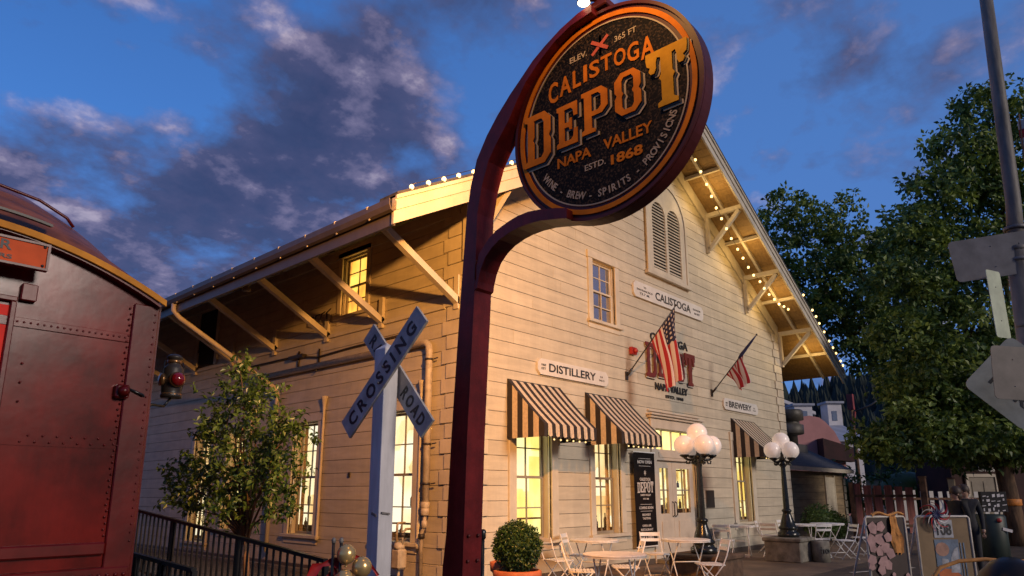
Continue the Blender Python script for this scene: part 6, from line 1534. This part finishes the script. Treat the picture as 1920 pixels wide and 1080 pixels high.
# ================================================================== the big trees on the right
def big_tree(base, label, limbs, blobs, trunk_r, m, seed, leaf=.15, dens=1.0, trunk_top=2.6, band=None):
    rg = random.Random(seed); t = thing('street_tree', label, 'tree', base); bx, by, _ = base
    b = MB(); limb(b, [(bx,by,0),(bx+.03,by-.02,1.0),(bx-.02,by+.05,trunk_top*.7),(bx,by,trunk_top)], trunk_r*1.05, trunk_r*.78, 12)
    top = Vector((bx,by,trunk_top))
    for c, r in limbs:
        c = Vector(c); mid = top.lerp(c, .5)+Vector((rg.gauss(0,.2), rg.gauss(0,.2), .25)); limb(b, [top-Vector((0,0,.3)), top.lerp(mid,.5), mid, c], r, r*.25, 8)
        for _ in range(5):
            s = mid.lerp(c, rg.uniform(0,1)); e = s+Vector((rg.gauss(0,1), rg.gauss(0,1), rg.gauss(.4,.6)))*1.0; limb(b, [s, s.lerp(e,.5)+Vector((0,0,.1)), e], r*.35, r*.08, 5)
    b.build('trunk', 'bark', t)
    lf = MB()
    for (c, rx, rz_h, k) in blobs:
        c = Vector(c)
        for _ in range(int(k*dens)):
            while True:
                p = Vector((rg.uniform(-1,1), rg.uniform(-1,1), rg.uniform(-1,1)))
                if .35 < p.length < 1: break
            p = p*(1+.16*math.sin(p.x*7+seed)*math.sin(p.y*6+p.z*8)); q = c+Vector((p.x*rx, p.y*rx, p.z*rz_h)); cr = rg.uniform(.16,.36)
            leaves(lf, q, cr, rg.randint(14,26), leaf, 0 if rg.random() < .38 else 1, .75, .12, rg, 0, .62)
    lf.build('crown', m, t, fix=False); return t
# nearer tree: trunk with the orange band, crown up the right edge
T1 = at(15.5, 22.0, 0)
K1 = 1.375      # the crown is laid out in its own units, then set to the tree's real size
def A1(lat, d, z): return tuple(at(lat*K1, d*K1, 1.6+(z-1.6)*K1))
blobs1 = [(A1(12.4,16.5,8.4),1.35,1.25,60),(A1(12.9,16.5,10.0),.95,.9,34),(A1(11.9,16.3,9.6),.8,.75,26),(A1(13.6,16.5,8.2),1.3,1.6,50),(A1(11.0,16.3,7.2),1.15,.95,48),(A1(12.2,16,6.7),1.35,1.1,60),(A1(10.2,16.2,6.2),.9,.6,30),
          (A1(11.0,16,5.4),1.2,.8,50),(A1(12.3,16,5.0),1.3,.9,54),(A1(10.0,15.8,4.6),.95,.7,36),(A1(11.2,15.8,3.9),1.2,.75,50),(A1(12.5,16,3.6),1.2,.7,46),(A1(9.6,15.8,3.5),.85,.6,34),(A1(10.4,15.7,2.9),1.05,.5,42),(A1(9.0,15.8,2.6),.7,.45,24),(A1(11.6,15.7,2.6),1.0,.45,36),(A1(9.9,16,7.9),.8,.7,36),(A1(10.6,16,8.9),.85,.8,38),(A1(11.4,16.1,10.0),.9,.9,36),(A1(12.3,16.3,11.3),.85,.8,34),(A1(13.2,16.3,11.2),.9,.9,34),(A1(9.3,16,5.3),.8,.7,30),(A1(9.2,16,6.6),.7,.5,22),(A1(9.4,16,2.9),.9,.6,40),(A1(8.6,16.3,2.75),.7,.45,26),(A1(10.6,16.2,2.6),.9,.5,44),(A1(12.0,16.2,2.7),1.0,.5,44),(A1(10.9,16.4,3.4),1.0,.6,40),(A1(9.6,16.3,4.2),.9,.7,36),(A1(13.0,16.2,9.0),1.1,.9,40),(A1(12.4,16.2,7.6),1.0,.9,40),(A1(13.6,16,5.2),1.4,1.6,50),(A1(13.5,16,3.0),1.2,.8,34)]
tt = big_tree(tuple(T1), 'tall leafy street tree behind the leaning pole, its trunk wrapped with an orange band', [(A1(12.6,16.5,8.8),.14),(A1(11.0,16.3,6.2),.11),(A1(13.2,16.4,7.0),.12),(A1(10.0,16,4.4),.09),(A1(12.8,16,4.4),.09)], [(c, r*K1, h*K1, int(k*1.35)) for c, r, h, k in blobs1], .27, ['leaf_dark','leaf_mid'], 5, .20, 1.5, 3.4)
b = MB(); b.lathe([(.285,-.10),(.30,-.08),(.295,0),(.302,.08),(.285,.10)], T1+Vector((.02,0,1.30)), 20); o = b.build('band', 'ribbon_orange', tt, 'orange band tied round the trunk')
# farther tree: broad crown beyond the gable
T2 = at(18.0, 30.0, 0)
def A1(lat, d, z): return tuple(at(lat, d, z))
blobs2 = [(A1(12.4,29,13.5),1.6,1.4,60),(A1(14.0,29,13.5),1.6,1.4,60),(A1(15.3,29,12.2),1.5,1.3,55),(A1(11.7,29.5,11.3),1.3,1.3,48),(A1(13.2,29,11.0),1.9,1.4,75),(A1(15.0,29,10.6),1.8,1.3,70),(A1(16.8,29.5,10.8),1.6,1.4,60),(A1(18.2,30,11.6),1.7,1.6,55),(A1(12.6,29,9.4),1.3,.9,40),(A1(14.2,29,9.0),1.5,.9,50),(A1(16.0,29,8.9),1.6,1.1,60),(A1(17.6,29.5,9.0),1.8,1.3,60),
          (A1(18.4,30,13.2),1.3,1.2,46),(A1(19.6,30,12.2),1.5,1.5,50),(A1(17.2,29.5,12.5),1.2,1.0,40),(A1(14.8,29,7.5),1.0,.7,24),(A1(16.2,29,7.2),1.4,1.0,46),(A1(17.8,29,7.0),1.7,1.2,56),(A1(19.4,30,8.6),2.0,2.0,60),(A1(16.8,28.5,5.6),1.5,1.0,46),(A1(18.4,28.5,5.0),1.7,1.1,52),(A1(16.9,28,4.2),1.3,.7,36),(A1(20.0,29,6.0),2.0,1.6,56),(A1(18.6,28,3.6),1.6,.8,42),(A1(20.6,29,3.6),1.8,1.0,42)]
big_tree(tuple(T2), 'broad dark tree rising beyond the right end of the depot roof', [(A1(13.4,29,10.8),.22),(A1(15.5,29,10.2),.2),(A1(16.8,29,7.6),.16),(A1(18.6,30,10.5),.2),(A1(19.6,29,6.2),.15),(A1(14.2,29,8.2),.12)], blobs2, .38, ['leaf_dark','leaf_mid'], 8, .22, 1.35, 4.6)
# hedge-like bushes low under the trees, along the yard behind the fences
for k, (lat, d, r, h, lb) in enumerate(((15.2,33,1.5,1.6,'dark bush under the trees nearest the shed'),(18.0,32,1.7,1.7,'dark bush behind the pale picket fence'),(20.6,31,1.9,2.2,'dark bush at the right, behind the shop steps'))):
    p = at(lat, d, 0); t = thing('yard_bush', lb, 'bush', p, 'dark bushes in the yard'); lf = MB(); rgb = random.Random(40+k); lf.ball(p+Vector((0,0,h*.9)), r*.75, 12, 0, .8)
    for _ in range(60): leaves(lf, p+Vector((rgb.gauss(0,.5)*r, rgb.gauss(0,.5)*r, h+rgb.gauss(0,.4)*h)), .4, 20, .22, 0, .8, .3, rgb)
    lf.build('foliage', 'leaf_dark', t, fix=False); b = MB(); limb(b, [p, p+Vector((0,0,h*.6))], .1, .07); b.build('stem', 'bark', t)
